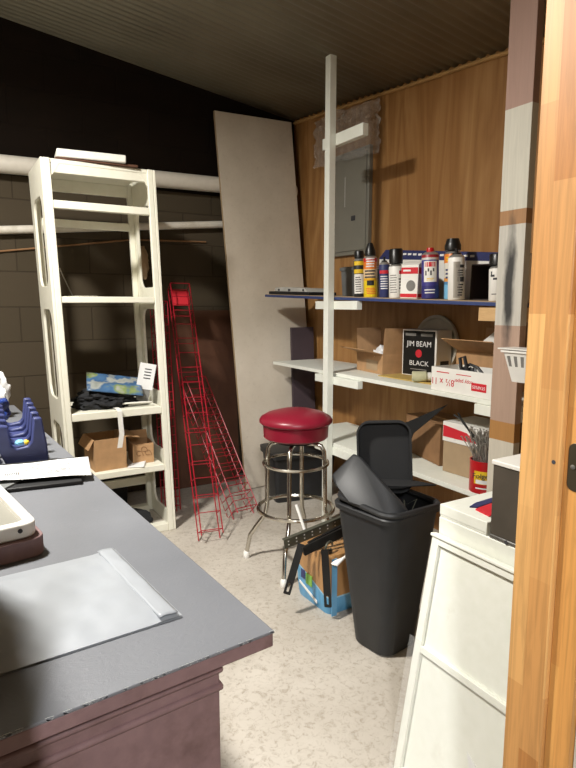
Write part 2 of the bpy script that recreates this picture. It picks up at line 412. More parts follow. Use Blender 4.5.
# uneven tan strip where the plywood meets the ceiling
bm = B(); pts = []
for i in range(60):
    y = .72+(YB-.02-.72)*i/59
    pts.append((XR-.012, y, ceil_z(XR-.012, y)-.03+.010*noise.noise(Vector((y*2.2, 0, 0)))))
tube(bm, pts, .013, 6); struct(obj('trim_1', bm, 'tan_strip'))
# door lining
D = bpy.data.objects.new('door_1', None); COL.objects.link(D); struct(D)
box('door_jamb', .95, .985, .619, .704, 0, 2.2, 'jamb', D, .002)
box('door_rabbet', .961, .985, .568, .619, 0, 2.2, 'jamb_rabbet', D, .0015)
box('door_casing', .975, 1.09, .552, .567, 0, 2.26, 'maroon_wood', D, .002)
box('casing_edge', .9735, .9748, .553, .566, 0, 2.26, 'white_paint', D)
bm = B(); prism(bm, rr2(.574, .610, 1.163, 1.251, .012), 'x', .9592, .961); sp_ = obj('strike_plate', bm, 'bronze', D, .0006)
bm = B(); lathe(bm, [(.0045, 0), (.0045, .0012), (.002, .002)], 12, T(.9592, .600, 1.207) @ RY(-PI/2)); obj('screw', bm, 'steel', sp_)
bm = B(); lathe(bm, [(.004, 0), (.004, .0008)], 12, T(.95, .632, 1.21) @ RY(-PI/2)); obj('screw', bm, 'ink', D)

# pipes and cables on the back wall
bm = B(); tube(bm, [(XL+.02, 4.39, 2.40), (.4, 4.39, 2.41), (2.70, 4.39, 2.445)], .06, 20)
p = thing('water_pipe', 'thick white painted pipe running along the dark back wall', 'pipe'); obj('pipe_run', bm, 'pipe', p)
for x in (.25, 2.3):
    bm = B(); bx(bm, x-.015, x+.015, 4.44, YB, 2.36, 2.48); obj('pipe_bracket', bm, 'pipe', p)
bm = B(); tube(bm, [(XL+.02, 4.42, 1.90), (.39, 4.42, 1.985), (2.0, 4.42, 2.13), (2.7, 4.42, 2.19)], .028, 14)
p = thing('conduit_pipe', 'thin white conduit sloping below the thick pipe on back wall', 'pipe'); obj('pipe_run', bm, 'pipe', p)
for x, z in ((.2, 1.968), (2.3, 2.155)):
    bm = B(); bx(bm, x-.012, x+.012, 4.44, YB, z-.03, z+.03); obj('pipe_bracket', bm, 'pipe', p)
bm = B(); tube(bm, [(XL+.02, 4.455, 1.74), (.1, 4.455, 1.80), (.4, 4.455, 1.85), (.8, 4.455, 1.905), (1.3, 4.455, 1.975), (1.9, 4.455, 1.99)], .0065, 8)
tag(obj('wall_cable', bm, 'cardboard_dark'), 'thin tan cable strung along the back wall under the conduit', 'cable')

# ------------------------------------------------------------------ counter (left foreground)
ct = thing('counter', 'grey painted service counter with chipped edge and mauve front', 'counter')
bm = B(); prism(bm, [(.449, .792), (.315, 3.42), (-.75, 3.37), (-.62, .695+.02)], 'z', .945, .95); obj('countertop', bm, 'counter_grey', ct, .0015)
# mauve edge strip under the grey paint
bm = B(); prism(bm, [(.4475, .7935), (.3135, 3.418), (-.748, 3.368), (-.618, .717)], 'z', .921, .9448); obj('edge_strip', bm, 'pink_paint', ct, .002)
bm = B(); prism(bm, [(.366, .835), (.235, 3.36), (-.70, 3.32), (-.58, .76)], 'z', 0, .921); obj('body', bm, 'pink_paint', ct, .003)
for z in (.878, .846):
    bm = B(); prism(bm, [(.372, .829), (.241, 3.365), (-.706, 3.325), (-.586, .754)], 'z', z, z+.012); obj('moulding', bm, 'pink_paint', ct, .005)
rnd = random.Random(3)
bm = B()
for i in range(60):
    t = rnd.random(); x = .449+(-.62-.449)*t*.5; y = .792+(.715-.792)*t*.5; q = rnd.uniform(.0015, .0045)
    pl0 = [(q*(1+.6*rnd.random())*math.cos(k*1.05), q*.7*math.sin(k*1.05)) for k in range(6)]
    pl1 = [bm.verts.new((x+u, y+.0012+abs(w)*.3, .9503+min(0, w)*1.0)) for u, w in pl0]; bm.faces.new(pl1)
    pl2 = [bm.verts.new((x+u, y-.0008, .9503-abs(w)*1.2)) for u, w in pl0]; bm.faces.new(pl2)
obj('paint_chips', bm, 'white_paint', ct)['kind'] = 'stuff'

# poly mailer on the counter
ml = thing('poly_mailer', 'silvery grey plastic mailing envelope lying on the grey counter', 'envelope', (.33, .912, .9505), R(3))
W_, D_ = .335, .34
def mtop(s):
    def f(u, v):
        x = -W_*u; y = D_*v-.05*u*(1-v)*0
        e = min(1, 9*min(u, 1-u, v, 1-v))
        h = .003+e*(.006+.004*noise.noise(Vector((u*3, v*3, 0)))+.003*noise.noise(Vector((u*9, v*7, 4))))
        if u < .13: h = .004+e*.006
        return (x-.012*v, y, h if s else .0)
    return f
bm = B(); grid(bm, 40, 40, mtop(1)); grid(bm, 40, 40, mtop(0)); bmesh.ops.remove_doubles(bm, verts=bm.verts, dist=.0001)
obj('pouch', bm, 'mailer', ml)
bm = B(); grid(bm, 6, 30, lambda u, v: (-.006-.034*u-.012*v, .004+(D_-.008)*v, .0105+.0015*math.sin(u*PI)+.0015*noise.noise(Vector((v*8, u*2, 2))))); f = obj('flap', bm, 'mailer', ml)
so = f.modifiers.new('Solidify', 'SOLIDIFY'); so.thickness = .0012

# tray stack, left edge
tr = thing('letter_tray', 'stack of mauve base and white rimmed tray at counter left edge', 'tray', (.168, 1.312, .9505), R(8))
bm = B(); loft(bm, [rrect(.19, .40, .03, z, 5, -.095, .20) for z in (0, .002, .038, .042)]); obj('base_tray', bm, 'pink_paint', tr, .003)
bm = B(); plate(bm, rr2(-.192, -.012, .012, .40, .03), [rr2(-.175, -.034, .038, .38, .02)], lambda u, v, t: (u, v, t), .0425, .075); obj('rim', bm, 'white_plastic', tr, .004)
bm = B(); prism(bm, rr2(-.176, -.033, .037, .381, .02), 'z', .0425, .060); obj('insert', bm, 'grey_panel', tr)
bm = B(); lathe(bm, [(.005, 0), (.005, .002), (.002, .003)], 10, T(-.05, .0118, .062) @ RX(PI/2)); obj('screw', bm, 'ink', tr)

# printed sheet and dark pad
pd = thing('folder', 'black folder with grey clip under the printed sheet on counter', 'folder', (.30, 1.79, .9505), R(-8))
bm = B(); bx(bm, -.30, .04, 0, .30, 0, .012); obj('cover', bm, 'pad_black', pd, .003)
bm = B(); prism(bm, [(-.30, .0), (-.17, .0), (-.13, .07), (-.22, .10), (-.30, .09)], 'z', .0122, .017); obj('clip', bm, 'grey_bin', pd, .002)
sh = thing('paper_sheet', 'white printed sheet with bar code lying askew on black folder', 'paper', (.372, 1.805, .966), R(-12))
def shf(u, v): return (-.5*u-.01*v, .235*v-.05*u*v, .003+.010*math.sin(u*2.6)*(1-v)+.004*noise.noise(Vector((u*4, v*4, 0))))
bm = B(); grid(bm, 24, 16, shf); o = obj('sheet', bm, 'paper', sh); so = o.modifiers.new('Solidify', 'SOLIDIFY'); so.thickness = .0006; so.offset = 1
bm = B()
def patch(u0, u1, v0, v1):
    n = 3
    grid(bm, n, 1, lambda a, c: (lambda p: (p[0], p[1], p[2]+.0014))(shf(u0+(u1-u0)*a, v0+(v1-v0)*c)))
for i in range(7): patch(.42+.012*i, .42+.012*i+.006, .22, .42)
rnd = random.Random(5)
for r_ in range(8):
    u = .12
    while u < .38:
        l = rnd.uniform(.01, .04); patch(u, u+l, .16+.07*r_, .185+.07*r_); u += l+.012
for i in range(5): patch(.30+.05*i, .335+.05*i, .80, .84)
obj('print', bm, 'ink', sh)

# blue multi-slot dispenser
td = thing('tape_dispenser', 'navy blue slotted rack holding tape rolls on the counter', 'dispenser', (.135, 2.13, .9505), R(-3))
rib = [(.16, 0), (.158, .06), (.145, .155), (.118, .158), (.108, .075), (.095, .06), (.06, .055), (.045, .065), (.038, .135), (.0, .143), (-.05, .14), (-.04, .085), (.005, .05), (.025, 0)]
for i in range(5):
    bm = B(); prism(bm, rib, 'y', .0+.115*i, .03+.115*i); obj('rib', bm, 'navy', td, .006)
bm = B(); bx(bm, .028, .155, .03, .46, .0, .045); obj('base', bm, 'navy', td, .004)
bm = B(); lathe(bm, [(.018, -.027), (.036, -.027), (.036, .027), (.018, .027)], 28, T(.112, 2.20, .987) @ RY(PI/2))
tag(obj('tape_roll', bm, 'white_plastic', smooth=True), 'white tape roll in front of the navy dispenser', 'tape')
cw_ = thing('candy', 'small blue and yellow wrapped candy in the dispenser slot', 'candy', (.214, 2.147, 1.0135))
bm = B(); lump(bm, .016, .014, .012, .2, 3, 3, 1, c=(-.006, 0, 0)); obj('wrapper', bm, 'skyblue', cw_)
bm = B(); lump(bm, .010, .010, .010, .2, 3, 3, 2, c=(.014, 0, 0)); obj('wrapper_end', bm, 'yellow', cw_)
bb = thing('plastic_bag', 'crumpled dark blue plastic bag behind the dispenser on counter', 'bag', (.085, 2.80, .9505))
bm = B(); lump(bm, .13, .10, .12, .35, 2.6, 5, 3); obj('film', bm, 'blue_bag', bb)
bm = B(); lump(bm, .12, .09, .18, .3, 2.6, 5, 9)
tag(obj('tissue_paper', bm, 'paper', loc=(.13, 3.08, .9505)), 'crumpled white tissue paper behind the blue plastic bag', 'paper')
# ------------------------------------------------------------------ frame shelf
def shx(x, z): return x-.030*z
SX, SY, SW, SD = .608, 3.55, .652, .48
fs = thing('shelf_unit', 'tall cream plastic shelving tower with slotted sides by back wall', 'shelving', (SX, SY, 0))
def sidepanel(x0):
    bm = B()
    outer = rr2(0, SD, 0, 2.30, .004, 1)
    holes = [rr2(.085, .39, a, b, .075, 6) for a, b in ((1.60, 2.11), (.92, 1.46), (.52, .76), (.10, .40))]
    t0 = 0 if x0 == 0 else .034
    plate(bm, outer, holes, lambda u, v, t: (shx(x0+t, v), u, v), t0, t0+.016)
    o = obj('side_panel', bm, 'cream_plastic', fs, .003)
    for y0, y1 in ((0, .028), (SD-.03, SD)):
        bm = B(); vs = bx(bm, x0+(.0165 if x0 == 0 else .0), x0+(.05 if x0 == 0 else .0335), y0, y1, 0, 2.30)
        for v in vs: v.co.x = shx(v.co.x, v.co.z)
        obj('stile', bm, 'cream_plastic', fs, .004)
    return o
sidepanel(0); sidepanel(SW-.05)
def hbar(name, z0, z1, y0, y1, x0=.05, x1=SW-.05, mat='cream_plastic'):
    bm = B(); vs = bx(bm, x0, x1, y0, y1, z0, z1)
    for v in vs: v.co.x = shx(v.co.x, v.co.z)
    return obj(name, bm, mat, fs, .004)
hbar('top_panel', 2.275, 2.30, .012, SD-.005)
hbar('top_rail', 2.225, 2.275, .012, .04)
hbar('cross_bar', 2.03, 2.075, .004, .04)
hbar('back_rail', 2.20, 2.275, SD-.03, SD-.005)
hbar('back_rail', 1.98, 2.03, SD-.03, SD-.005)
hbar('shelf_board', 1.50, 1.537, .006, SD-.006)
hbar('shelf_board', .795, .842, .006, SD-.006)
hbar('shelf_board', .415, .455, .006, SD-.006)
hbar('bottom_rail', .0, .05, .006, .07)
hbar('bottom_rail', .0, .05, SD-.07, SD-.006)
hbar('back_rail', .20, .26, SD-.03, SD-.005)
# corner gussets, top front
for x, s in ((.05, 1), (SW-.05, -1)):
    bm = B(); prism(bm, [(shx(x, 2.2), 2.2), (shx(x+s*.05, 2.275), 2.275), (shx(x, 2.275), 2.275)], 'y', .01, .03); obj('gusset', bm, 'cream_plastic', fs)

bm = B(); bx(bm, -.23, .23, -.13, .12, 0, .012)
tag(obj('hardboard_sheet', bm, 'brown_board', bevel=.002, loc=(.86, 3.68, 2.301), rot=(0, 0, R(-4))), 'brown board scrap lying on top of the cream shelving tower', 'board')
bm = B(); bx(bm, -.19, .19, -.11, .09, 0, .045)
tag(obj('foam_block', bm, 'styrofoam', bevel=.006, loc=(.83, 3.65, 2.3135), rot=(0, 0, R(-6))), 'white foam block on the brown board atop the shelving tower', 'foam block')
# shelf 1 (upper): broken wire clip and dust
wc = thing('wire_clip', 'bent thin wire clip with grey dust on upper tower shelf', 'wire', (.67, 3.66, 1.538))
bm = B(); tube(bm, [(0, 0, .003), (.03, .03, .004), (-.02, .06, .14), (-.03, .06, .17)], .0035, 6); obj('wire', bm, 'steel', wc)
bm = B()
rnd = random.Random(11)
for i in range(60): 
    a = rnd.uniform(0, 6.3); r_ = rnd.uniform(0, 1); lump(bm, rnd.uniform(.004, .012), rnd.uniform(.004, .01), .004, .3, 3, 1, i, c=(.07+.10*r_*math.cos(a), .03+.05*r_*math.sin(a), .0))
o = obj('debris', bm, 'dust', loc=(.67, 3.66, 1.538)); tag(o, 'grey debris crumbs scattered on the upper tower shelf', 'debris'); o['kind'] = 'stuff'
# shelf 2 (middle)
bm = B(); lump(bm, .185, .12, .085, .35, 2.8, 5, 5)
tag(obj('cloth_bag', bm, 'cloth_black', loc=(.88, 3.72, .8425)), 'crumpled black fabric bag on the middle tower shelf', 'bag')
pk = thing('plastic_packet', 'clear plastic packet with blue print on the black bag', 'packet', (.93, 3.70, .985), rot=(R(24), R(9), R(-8)))
bm = B(); grid(bm, 16, 12, lambda u, v: (-.17+.34*u, -.11+.22*v, .012*min(1, 6*min(u, 1-u, v, 1-v))*(1+noise.noise(Vector((u*5, v*5, 1)))))); o = obj('pouch', bm, 'packet', pk); so = o.modifiers.new('Solidify', 'SOLIDIFY'); so.thickness = .006
cd = thing('card_sleeve', 'small upright white card sleeve at right of middle tower shelf', 'card', (1.098, 3.70, .843), rot=(0, R(12), R(-6)))
bm = B(); bx(bm, -.04, .04, -.012, .012, .0, .12); obj('sleeve', bm, 'gravel_grey', cd, .003)
bm = B(); bx(bm, -.055, .05, -.016, -.0125, .10, .27); obj('card', bm, 'paper', cd)
bm = B()
for i in range(4): bx(bm, -.02, .025, -.017, -.0162, .17+.02*i, .177+.02*i)
obj('print', bm, 'ink', cd)
bm = B(); pts = []
for i in range(26):
    t = i/25; pts.append((1.00+.14*math.sin(t*5), 3.62+.03*math.cos(t*7), .851+.02*math.sin(t*3)))
tube(bm, pts, .006, 7); tag(obj('power_cord', bm, 'cord_white'), 'white cord curled at the front of the middle tower shelf', 'cord')
bm = B(); pts = [(.90, 3.58, .856), (.905, 3.55, .856), (.913, 3.535, .84), (.915, 3.533, .77), (.92, 3.534, .70), (.905, 3.538, .61)]
loft(bm, [[(x-.015, y, z), (x+.015, y, z), (x+.015, y-.003, z-.002), (x-.015, y-.003, z-.002)] for x, y, z in pts])
tag(obj('strap', bm, 'white_plastic'), 'white flat strap hanging over the middle shelf edge', 'strap')
# shelf 3: two cartons and paper
def carton(name, label, loc, rz, w, d, h, mat='cardboard', flaps=(), t=.005, group=None, inner='cardboard_dark', grp=None):
    c = thing(name, label, 'box', loc, rz, grp)
    bm = B()
    bx(bm, 0, w, 0, d, 0, t); bx(bm, 0, w, 0, t, t, h); bx(bm, 0, w, d-t, d, t, h); bx(bm, 0, t, t, d-t, t, h); bx(bm, w-t, w, t, d-t, t, h)
    obj('body', bm, mat, c)
    for side, ang, ln in flaps:
        bm = B()
        if side == '-y': bx(bm, .003, w-.003, -ln, 0, 0, .004, T(0, 0, h) @ RX(R(ang)))
        if side == '+y': bx(bm, .003, w-.003, 0, ln, 0, .004, T(0, d, h) @ RX(R(-ang)))
        if side == '-x': bx(bm, -ln, 0, .003, d-.003, 0, .004, T(0, 0, h) @ RY(R(-ang)))
        if side == '+x': bx(bm, 0, ln, .003, d-.003, 0, .004, T(w, 0, h) @ RY(R(ang)))
        obj('flap', bm, mat, c)
    return c
carton('cardboard_box', 'open brown carton at left of the lower tower shelf', (.765, 3.60, .4555), R(3), .20, .24, .20, 'cardboard', (('+x', 8, .09), ('-x', 60, .07)))
sb = carton('cardboard_box', 'small brown box with swirl drawing on lower tower shelf', (1.02, 3.66, .4555), R(-5), .135, .17, .13, 'cardboard', (('+y', -60, .06),))
bm = B()
for i, (x, z) in enumerate(((.045, .05), (.075, .075), (.10, .05))):
    tube(bm, [(x+.02*math.cos(a/3), -.0012, z+.025*math.sin(a/3)+.002*a) for a in range(16)], .0022, 5)
obj('drawing', bm, 'cardboard_dark', sb)
bm = B(); grid(bm, 8, 6, lambda u, v: (.10*u, .13*v, .004+.01*u*v)); o = obj('paper_scrap', bm, 'paper', loc=(.965, 3.585, .457), rot=(0, 0, R(-22))); so = o.modifiers.new('Solidify', 'SOLIDIFY'); so.thickness = .001; so.offset = 1
tag(o, 'folded white paper between the two boxes on lower tower shelf', 'paper')
# bottom of the tower
so_ = thing('shoe', 'black shoe with pink mark on floor inside shelving tower', 'shoe', (1.03, 3.73, 0), R(-30))
bm = B(); loft(bm, [[(p[0]*1.0, p[1], z) for p in rrect(.26, .095, .045, 0, 6)] for z in (0, .02)]); obj('sole', bm, 'black_plastic', so_, .003)
bm = B(); lump(bm, .125, .045, .07, .12, 2, 4, 2, c=(0, 0, .0202)); obj('upper', bm, 'cloth_black', so_)
bm = B(); lump(bm, .03, .012, .02, .1, 2, 3, 2, c=(.07, -.042, .03)); obj('patch', bm, 'red_print', so_)
bn = thing('storage_bin', 'black bin standing behind the shelving tower base', 'bin', (.92, 4.22, 0))
bm = B(); loft(bm, [rrect(.34, .24, .03, 0), rrect(.38, .28, .03, .33), rrect(.40, .30, .03, .335), rrect(.40, .30, .03, .36)]); obj('body', bm, 'black_matte', bn)
bm = B(); lump(bm, .06, .05, .13, .2, 2.4, 4, 4, False)
hg = thing('cloth_bundle', 'pale cloth bundle hanging on back wall right of tower', 'cloth', (1.34, 4.40, 1.80)); obj('cloth', bm, 'kraft', hg)
bm = B(); tube(bm, [(0, 0, .12), (0, .03, .17), (0, .07, .18)], .005, 6); obj('hook', bm, 'steel', hg)

# ------------------------------------------------------------------ boards against the back wall
ang = math.atan(.262/2.42)
lb = thing('laminate_sheet', 'tall pale grey sheet leaning against dark back wall', 'sheet', (2.032, 4.038, 0.003), rot=(-ang, R(-1.5), 0))
bm = B(); bx(bm, 0, .70, 0, .025, 0, 3.0); obj('panel', bm, 'laminate', lb, .003)
bm = B(); bx(bm, -.0018, -.0002, .001, .024, 0, 3.0); obj('edge_band', bm, 'kraft', lb)
hb = thing('hardboard', 'dark brown hardboard panel leaning behind the red wire racks', 'board', (1.50, 4.33, 0.003), rot=(R(-3.6), 0, 0))
bm = B(); bx(bm, 0, .62, 0, .008, 0, 1.44); obj('panel', bm, 'brown_board', hb, .001)
pl = thing('plank', 'dark purple grey plank standing between pale sheet and shelves', 'plank', (2.475, 4.0, 0.002), rot=(R(-3), 0, 0))
bm = B(); bx(bm, 0, .22, 0, .02, 0, 1.30); obj('board', bm, 'purple_plank', pl, .002)

# black bin under the shelf end
bn = thing('storage_bin', 'black plastic tub on the floor behind the red stool', 'bin', (2.33, 3.72, 0), R(-12))
bm = B(); loft(bm, [rrect(.44, .26, .03, 0), rrect(.50, .32, .03, .34), rrect(.53, .35, .03, .345), rrect(.53, .35, .03, .375)]); obj('body', bm, 'black_plastic', bn)
bm = B(); loft(bm, [rrect(.535, .355, .03, .376), rrect(.535, .355, .03, .392), rrect(.49, .31, .03, .40)]); obj('lid', bm, 'black_plastic', bn)

# ------------------------------------------------------------------ red wire racks
def wire_rack(name, label, p0, p1, side, w, d, n, hook, plaque, r=.0040):
    """p0 foot, p1 top; side = unit width direction"""
    p0, p1, s = Vector(p0), Vector(p1), Vector(side).normalized()
    L = (p1-p0).length; u = (p1-p0).normalized(); f = s.cross(u).normalized(); s = u.cross(f).normalized()
    mx = Matrix(((s.x, f.x, u.x, p0.x), (s.y, f.y, u.y, p0.y), (s.z, f.z, u.z, p0.z), (0, 0, 0, 1)))
    t = thing(name, label, 'rack', group='red wire racks leaning by the shelving tower'); t.matrix_world = mx
    bm = B()
    for x in (0, w):
        for y in (0, d): tube(bm, [(x, y, .02 if y else 0), (x, y, L)], r, 6)
    obj('upright_wires', bm, 'red_wire', t)
    bm = B()
    for i in range(n+1):
        z = .05+(L-.16)*i/n
        tube(bm, [(0, d, z), (0, -hook, z-.02*bool(hook)), (0, -hook, z+.02*bool(hook)+.001)] if hook else [(0, d, z), (0, 0, z)], r*.75, 5)
        tube(bm, [(w, d, z), (w, -hook, z-.02*bool(hook)), (w, -hook, z+.02*bool(hook)+.001)] if hook else [(w, d, z), (w, 0, z)], r*.75, 5)
        tube(bm, [(0, d, z), (w, d, z)], r*.75, 5)
        if i % 2 == 0: tube(bm, [(0, 0, z), (w, 0, z)], r*.7, 5)
    o = obj('rungs', bm, 'red_wire', t)
    bm = B(); tube(bm, [(0, 0, L), (0, d, L), (w, d, L), (w, 0, L)], r, 6, True); obj('top_loop', bm, 'red_wire', t)
    if plaque:
        bm = B(); prism(bm, rr2(w-.12, w+.012, L-.13, L-.004, .006), 'y', -.010, -.005); obj('plaque', bm, 'red_print', t)
    return t
wire_rack('wire_rack', 'red wire display rack with red plaque leaning upright by tower', (1.31, 3.28, 0.004), (1.462, 4.15, 1.60), (1, -.12, 0), .14, .09, 15, 0, True)
wire_rack('wire_rack', 'red wire rack with hooked rungs leaning low beside tall rack', (1.66, 3.50, 0.004), (1.56, 4.20, .90), (1, .3, 0), .19, .07, 17, .055, False)
wire_rack('wire_rack', 'red wire rack half hidden between shelving tower and tall rack', (1.27, 3.86, 0.004), (1.36, 4.27, 1.50), (1, .05, 0), .11, .07, 22, 0, False)

# ------------------------------------------------------------------ bar stool
st = thing('bar_stool', 'red vinyl round bar stool with chrome legs and rings', 'stool', (1.68, 2.71, 0), R(45+1))
st.scale = (1, 1, 1.03)
bm = B(); lathe(bm, [(0, .725), (.17, .725), (.182, .735), (.185, .80), (.18, .806)], 40); obj('seat_band', bm, 'red_vinyl', st)
bm = B(); lathe(bm, [(0, .806), (.195, .806), (.205, .815), (.206, .828), (.196, .842), (.16, .862), (.10, .878), (.05, .884), (0, .886)], 40); obj('seat_cushion', bm, 'red_vinyl', st)
bm = B(); lathe(bm, [(0, .705), (.12, .705), (.12, .7248), (0, .7248)], 24); obj('swivel_plate', bm, 'black_metal', st)
for k in range(4):
    a = R(90*k); c_, s_ = math.cos(a), math.sin(a)
    prof = [(.05, .695), (.11, .695), (.145, .685), (.162, .655), (.167, .60), (.17, .33), (.185, .265), (.235, .20), (.275, .14), (.292, .06), (.298, .03)]
    bm = B(); tube(bm, [(r_*c_, r_*s_, z) for r_, z in prof], .0125, 10); l = obj('leg', bm, 'chrome', st)
    bm = B(); lathe(bm, [(.016, .0), (.019, .004), (.018, .036), (.010, .045)], 14, T(.299*c_, .299*s_, 0)); obj('foot_cap', bm, 'white_plastic', l)
for z, r_, tr_ in ((.585, .183, .009), (.325, .215, .011)):
    bm = B(); tube(bm, [((r_)*math.cos(2*PI*k/40), r_*math.sin(2*PI*k/40), z) for k in range(40)], tr_, 8, True); obj('foot_ring', bm, 'chrome', st)

# ------------------------------------------------------------------ wooden shelving on the plywood side
PX0, PX1 = 2.165, 2.213
ps = thing('shelf_post', 'thin white painted wooden post holding shelves up to ceiling', 'post', (0, 0, 0))
bm = B(); bx(bm, PX0, PX1, 3.10, 3.152, 0, ceil_z(2.2, 3.14)-.012); obj('post', bm, 'white_paint', ps, .002)
def cleat(name, y0, y1, z0, z1, mat='white_paint', parent=None): 
    bm = B(); bx(bm, PX1+.0005, PX1+.042, y0, y1, z0, z1); return obj(name, bm, mat, parent, .002)
cleat('cleat', 2.83, 3.25, 2.48, 2.55, parent=ps)
cleat('cleat', 2.86, 3.32, 1.458, 1.512, parent=ps)
cleat('cleat', 2.84, 3.32, .963, 1.0135, parent=ps)
cleat('cleat', 2.84, 3.32, .482, .536, parent=ps)
sd = thing('shelf_stud', 'finger jointed wooden end stud with black paint smear', 'post', (2.168, 1.712, 0))
bm = B(); bx(bm, 0, .042, -.068, .068, 0, ceil_z(2.2, 1.65)-.014); obj('stud', bm, 'stud', sd, .002)
for z0, z1, mt_ in ((1.415, 1.478, 'pine_block'), (.963, 1.0135, 'white_paint'), (.482, .536, 'white_paint')):
    bm = B(); bx(bm, .0425, .085, -.06, .20, z0, z1); obj('cleat', bm, mt_, sd, .002)
BT = math.atan(.028)
def zb(y): return 1.506+.028*(y-1.8)
bs = thing('shelf', 'upper shelf with blue edge carrying spray cans', 'shelf', (2.22, 1.66, zb(1.66)), rot=(BT, 0, 0))
bm = B(); bx(bm, 0, .50, 0, 2.39, -.022, -.004); obj('board', bm, 'blue_board', bs, .002)
bm = B(); bx(bm, .004, .50, .004, 2.386, -.0039, 0); obj('top_sheet', bm, 'kraft', bs)
bm = B(); prism(bm, [(2.222, 1.66), (2.72, 1.66), (2.72, 3.98), (2.26, 3.995)], 'z', 1.0145, 1.038)
tag(obj('shelf', bm, 'white_paint', bevel=.002), 'middle white shelf board carrying boxes and cartons', 'shelf')
bm = B(); bx(bm, 2.222, 2.72, 1.66, 3.62, .5365, .562)
tag(obj('shelf', bm, 'white_paint', bevel=.002), 'bottom white shelf board behind the black trash can', 'shelf')

# electrical panel on the plywood
ep = thing('electrical_panel', 'grey metal breaker panel mounted on plywood wall', 'electrical panel', (XR, 3.63, 1.86))
bm = B(); bx(bm, -.035, -.00005, -.24, .23, 0, .76); obj('enclosure', bm, 'grey_panel', ep, .004)
bm = B(); bx(bm, -.043, -.0355, -.215, .205, .03, .73); d = obj('door', bm, 'grey_panel', ep, .003)
bm = B(); bx(bm, -.048, -.0432, -.095, -.05, .25, .285); obj('latch', bm, 'ink', d, .001)
bm = B(); bx(bm, -.0439, -.0433, .034, .037, .36, .58); obj('scratch', bm, 'paper', d)
# crumpled clear plastic taped over it
bm = B()
def cr(u, v):
    y = 3.24+.80*u+.03*noise.noise(Vector((v*6, 1, 2))); z = 2.55+.36*v+.10*(u-.5)*.3+.04*noise.noise(Vector((u*6, 3, 2)))
    return (2.675+.034*noise.noise(Vector((u*9, v*7, 0)))+.022*noise.noise(Vector((u*22, v*17, 5))), y, z)
grid(bm, 60, 40, cr); tag(obj('plastic_film', bm, 'film', angle=180), 'crumpled clear plastic film hung above the grey breaker panel', 'plastic film')

# ---- things on the blue shelf
def cam_ang(x, y): return math.degrees(math.atan2(-y, -x))
def on_blue(name, label, cat, x, y, rz=0, grp=None):
    return thing(name, label, cat, (x, y, zb(y)+.0008), rot=(BT, 0, rz), group=grp)
GC = 'spray cans on the blue shelf'
def spray(label, x, y, r, h, body, cap=None, caph=.05, capmat='cap_black', patches=(), capr=None, dome=None, nozzle=None):
    t = on_blue('spray_can', label, 'spray can', x, y, R(cam_ang(x, y)), GC)   # local +x faces the room
    hb = h-(caph if cap else 0)-(.02 if dome or cap else 0)
    bm = B(); lathe(bm, [(r*.92, 0), (r, .004), (r, hb), (r*.97, hb+.004)], 28); obj('body', bm, body, t)
    bm = B(); lathe(bm, [(r*.97, hb+.0042), (r*.86, hb+.012), (r*.55, hb+.02), (r*.5, hb+.02)], 24); obj('shoulder', bm, dome or 'silver_can', t)
    cr_ = capr or r*.8
    if cap == 'cyl': 
        bm = B(); lathe(bm, [(cr_, hb+.0205), (cr_, h-.006), (cr_*.9, h)], 24); obj('cap', bm, capmat, t)
    elif cap == 'cone':
        bm = B(); lathe(bm, [(cr_, hb+.0205), (cr_*.95, hb+.05), (cr_*.6, h-.015), (cr_*.42, h)], 24); obj('cap', bm, capmat, t)
    elif cap == 'domed':
        bm = B(); lathe(bm, [(cr_, hb+.0205), (cr_*1.03, hb+.045), (cr_*.9, h-.02), (cr_*.75, h), (0, h)], 24); obj('cap', bm, capmat, t)
    if nozzle:
        bm = B(); lathe(bm, [(r*.5, hb+.0202), (r*.5, hb+.028), (r*.2, hb+.03), (r*.2, hb+.05)], 16); obj('nozzle', bm, nozzle, t)
    for mat_, a0, a1, z0, z1 in patches:
        bm = B(); arc(bm, r+.0006, a0, a1, z0, z1); obj('label_print', bm, mat_, t)
    return t
def lines(a0, a1, z0, z1, n, mat_='ink', fill=.5): 
    return [(mat_, a0+random.uniform(0, 8), a1-random.uniform(0, 14), z0+(z1-z0)*i/n, z0+(z1-z0)*(i+fill)/n) for i in range(n)]
W1 = bands('can_print_a', [(0, C(24, 24, 24)), (.012, C(206, 204, 196)), (.15, C(210, 206, 60)), (.19, C(60, 60, 50)), (.205, C(206, 190, 60)), (.225, C(24, 24, 24))])
spray('black bottle with yellow label, leftmost can on the blue shelf', 2.30, 2.945, .036, .285, 'black_plastic', 'cyl', .045, patches=[('white_plastic', -60, 45, .02, .14), ('yellow', -60, 45, .145, .17), ('yellow', -60, 45, .195, .22)]+lines(-45, 20, .03, .13, 7)+[('yellow', 48, 75, .05, .14)], capr=.03)
spray('yellow and red can with tall black nozzle cap', 2.28, 2.81, .042, .325, bands('can_print_b', [(0, C(230, 200, 40)), (.095, C(226, 170, 40)), (.11, C(226, 196, 150)), (.165, C(220, 120, 40)), (.21, C(190, 40, 34)), (.245, C(60, 20, 18))]), 'cone', .075, capmat='cap_black', patches=lines(-55, 50, .115, .17, 3)+[('cap_black', -30, 30, .07, .10)]+lines(-40, 50, .02, .06, 4, 'orange')+lines(-40, 40, .18, .24, 4, 'paper'))
spray('small navy blue can without cap beside yellow can', 2.31, 2.715, .032, .21, 'navy', None, patches=[('red_print', -60, 50, .14, .16)]+lines(-50, 45, .05, .135, 6, 'paper', .4), dome='silver_can', nozzle='cap_black')
spray('white can with wide black cap beside red striped carton', 2.30, 2.60, .041, .28, 'white_plastic', 'cyl', .085, capr=.039, patches=[('red_print', 25, 80, .135, .155)]+lines(-60, 10, .03, .14, 8, 'gravel_grey', .35)+lines(20, 70, .05, .12, 4))
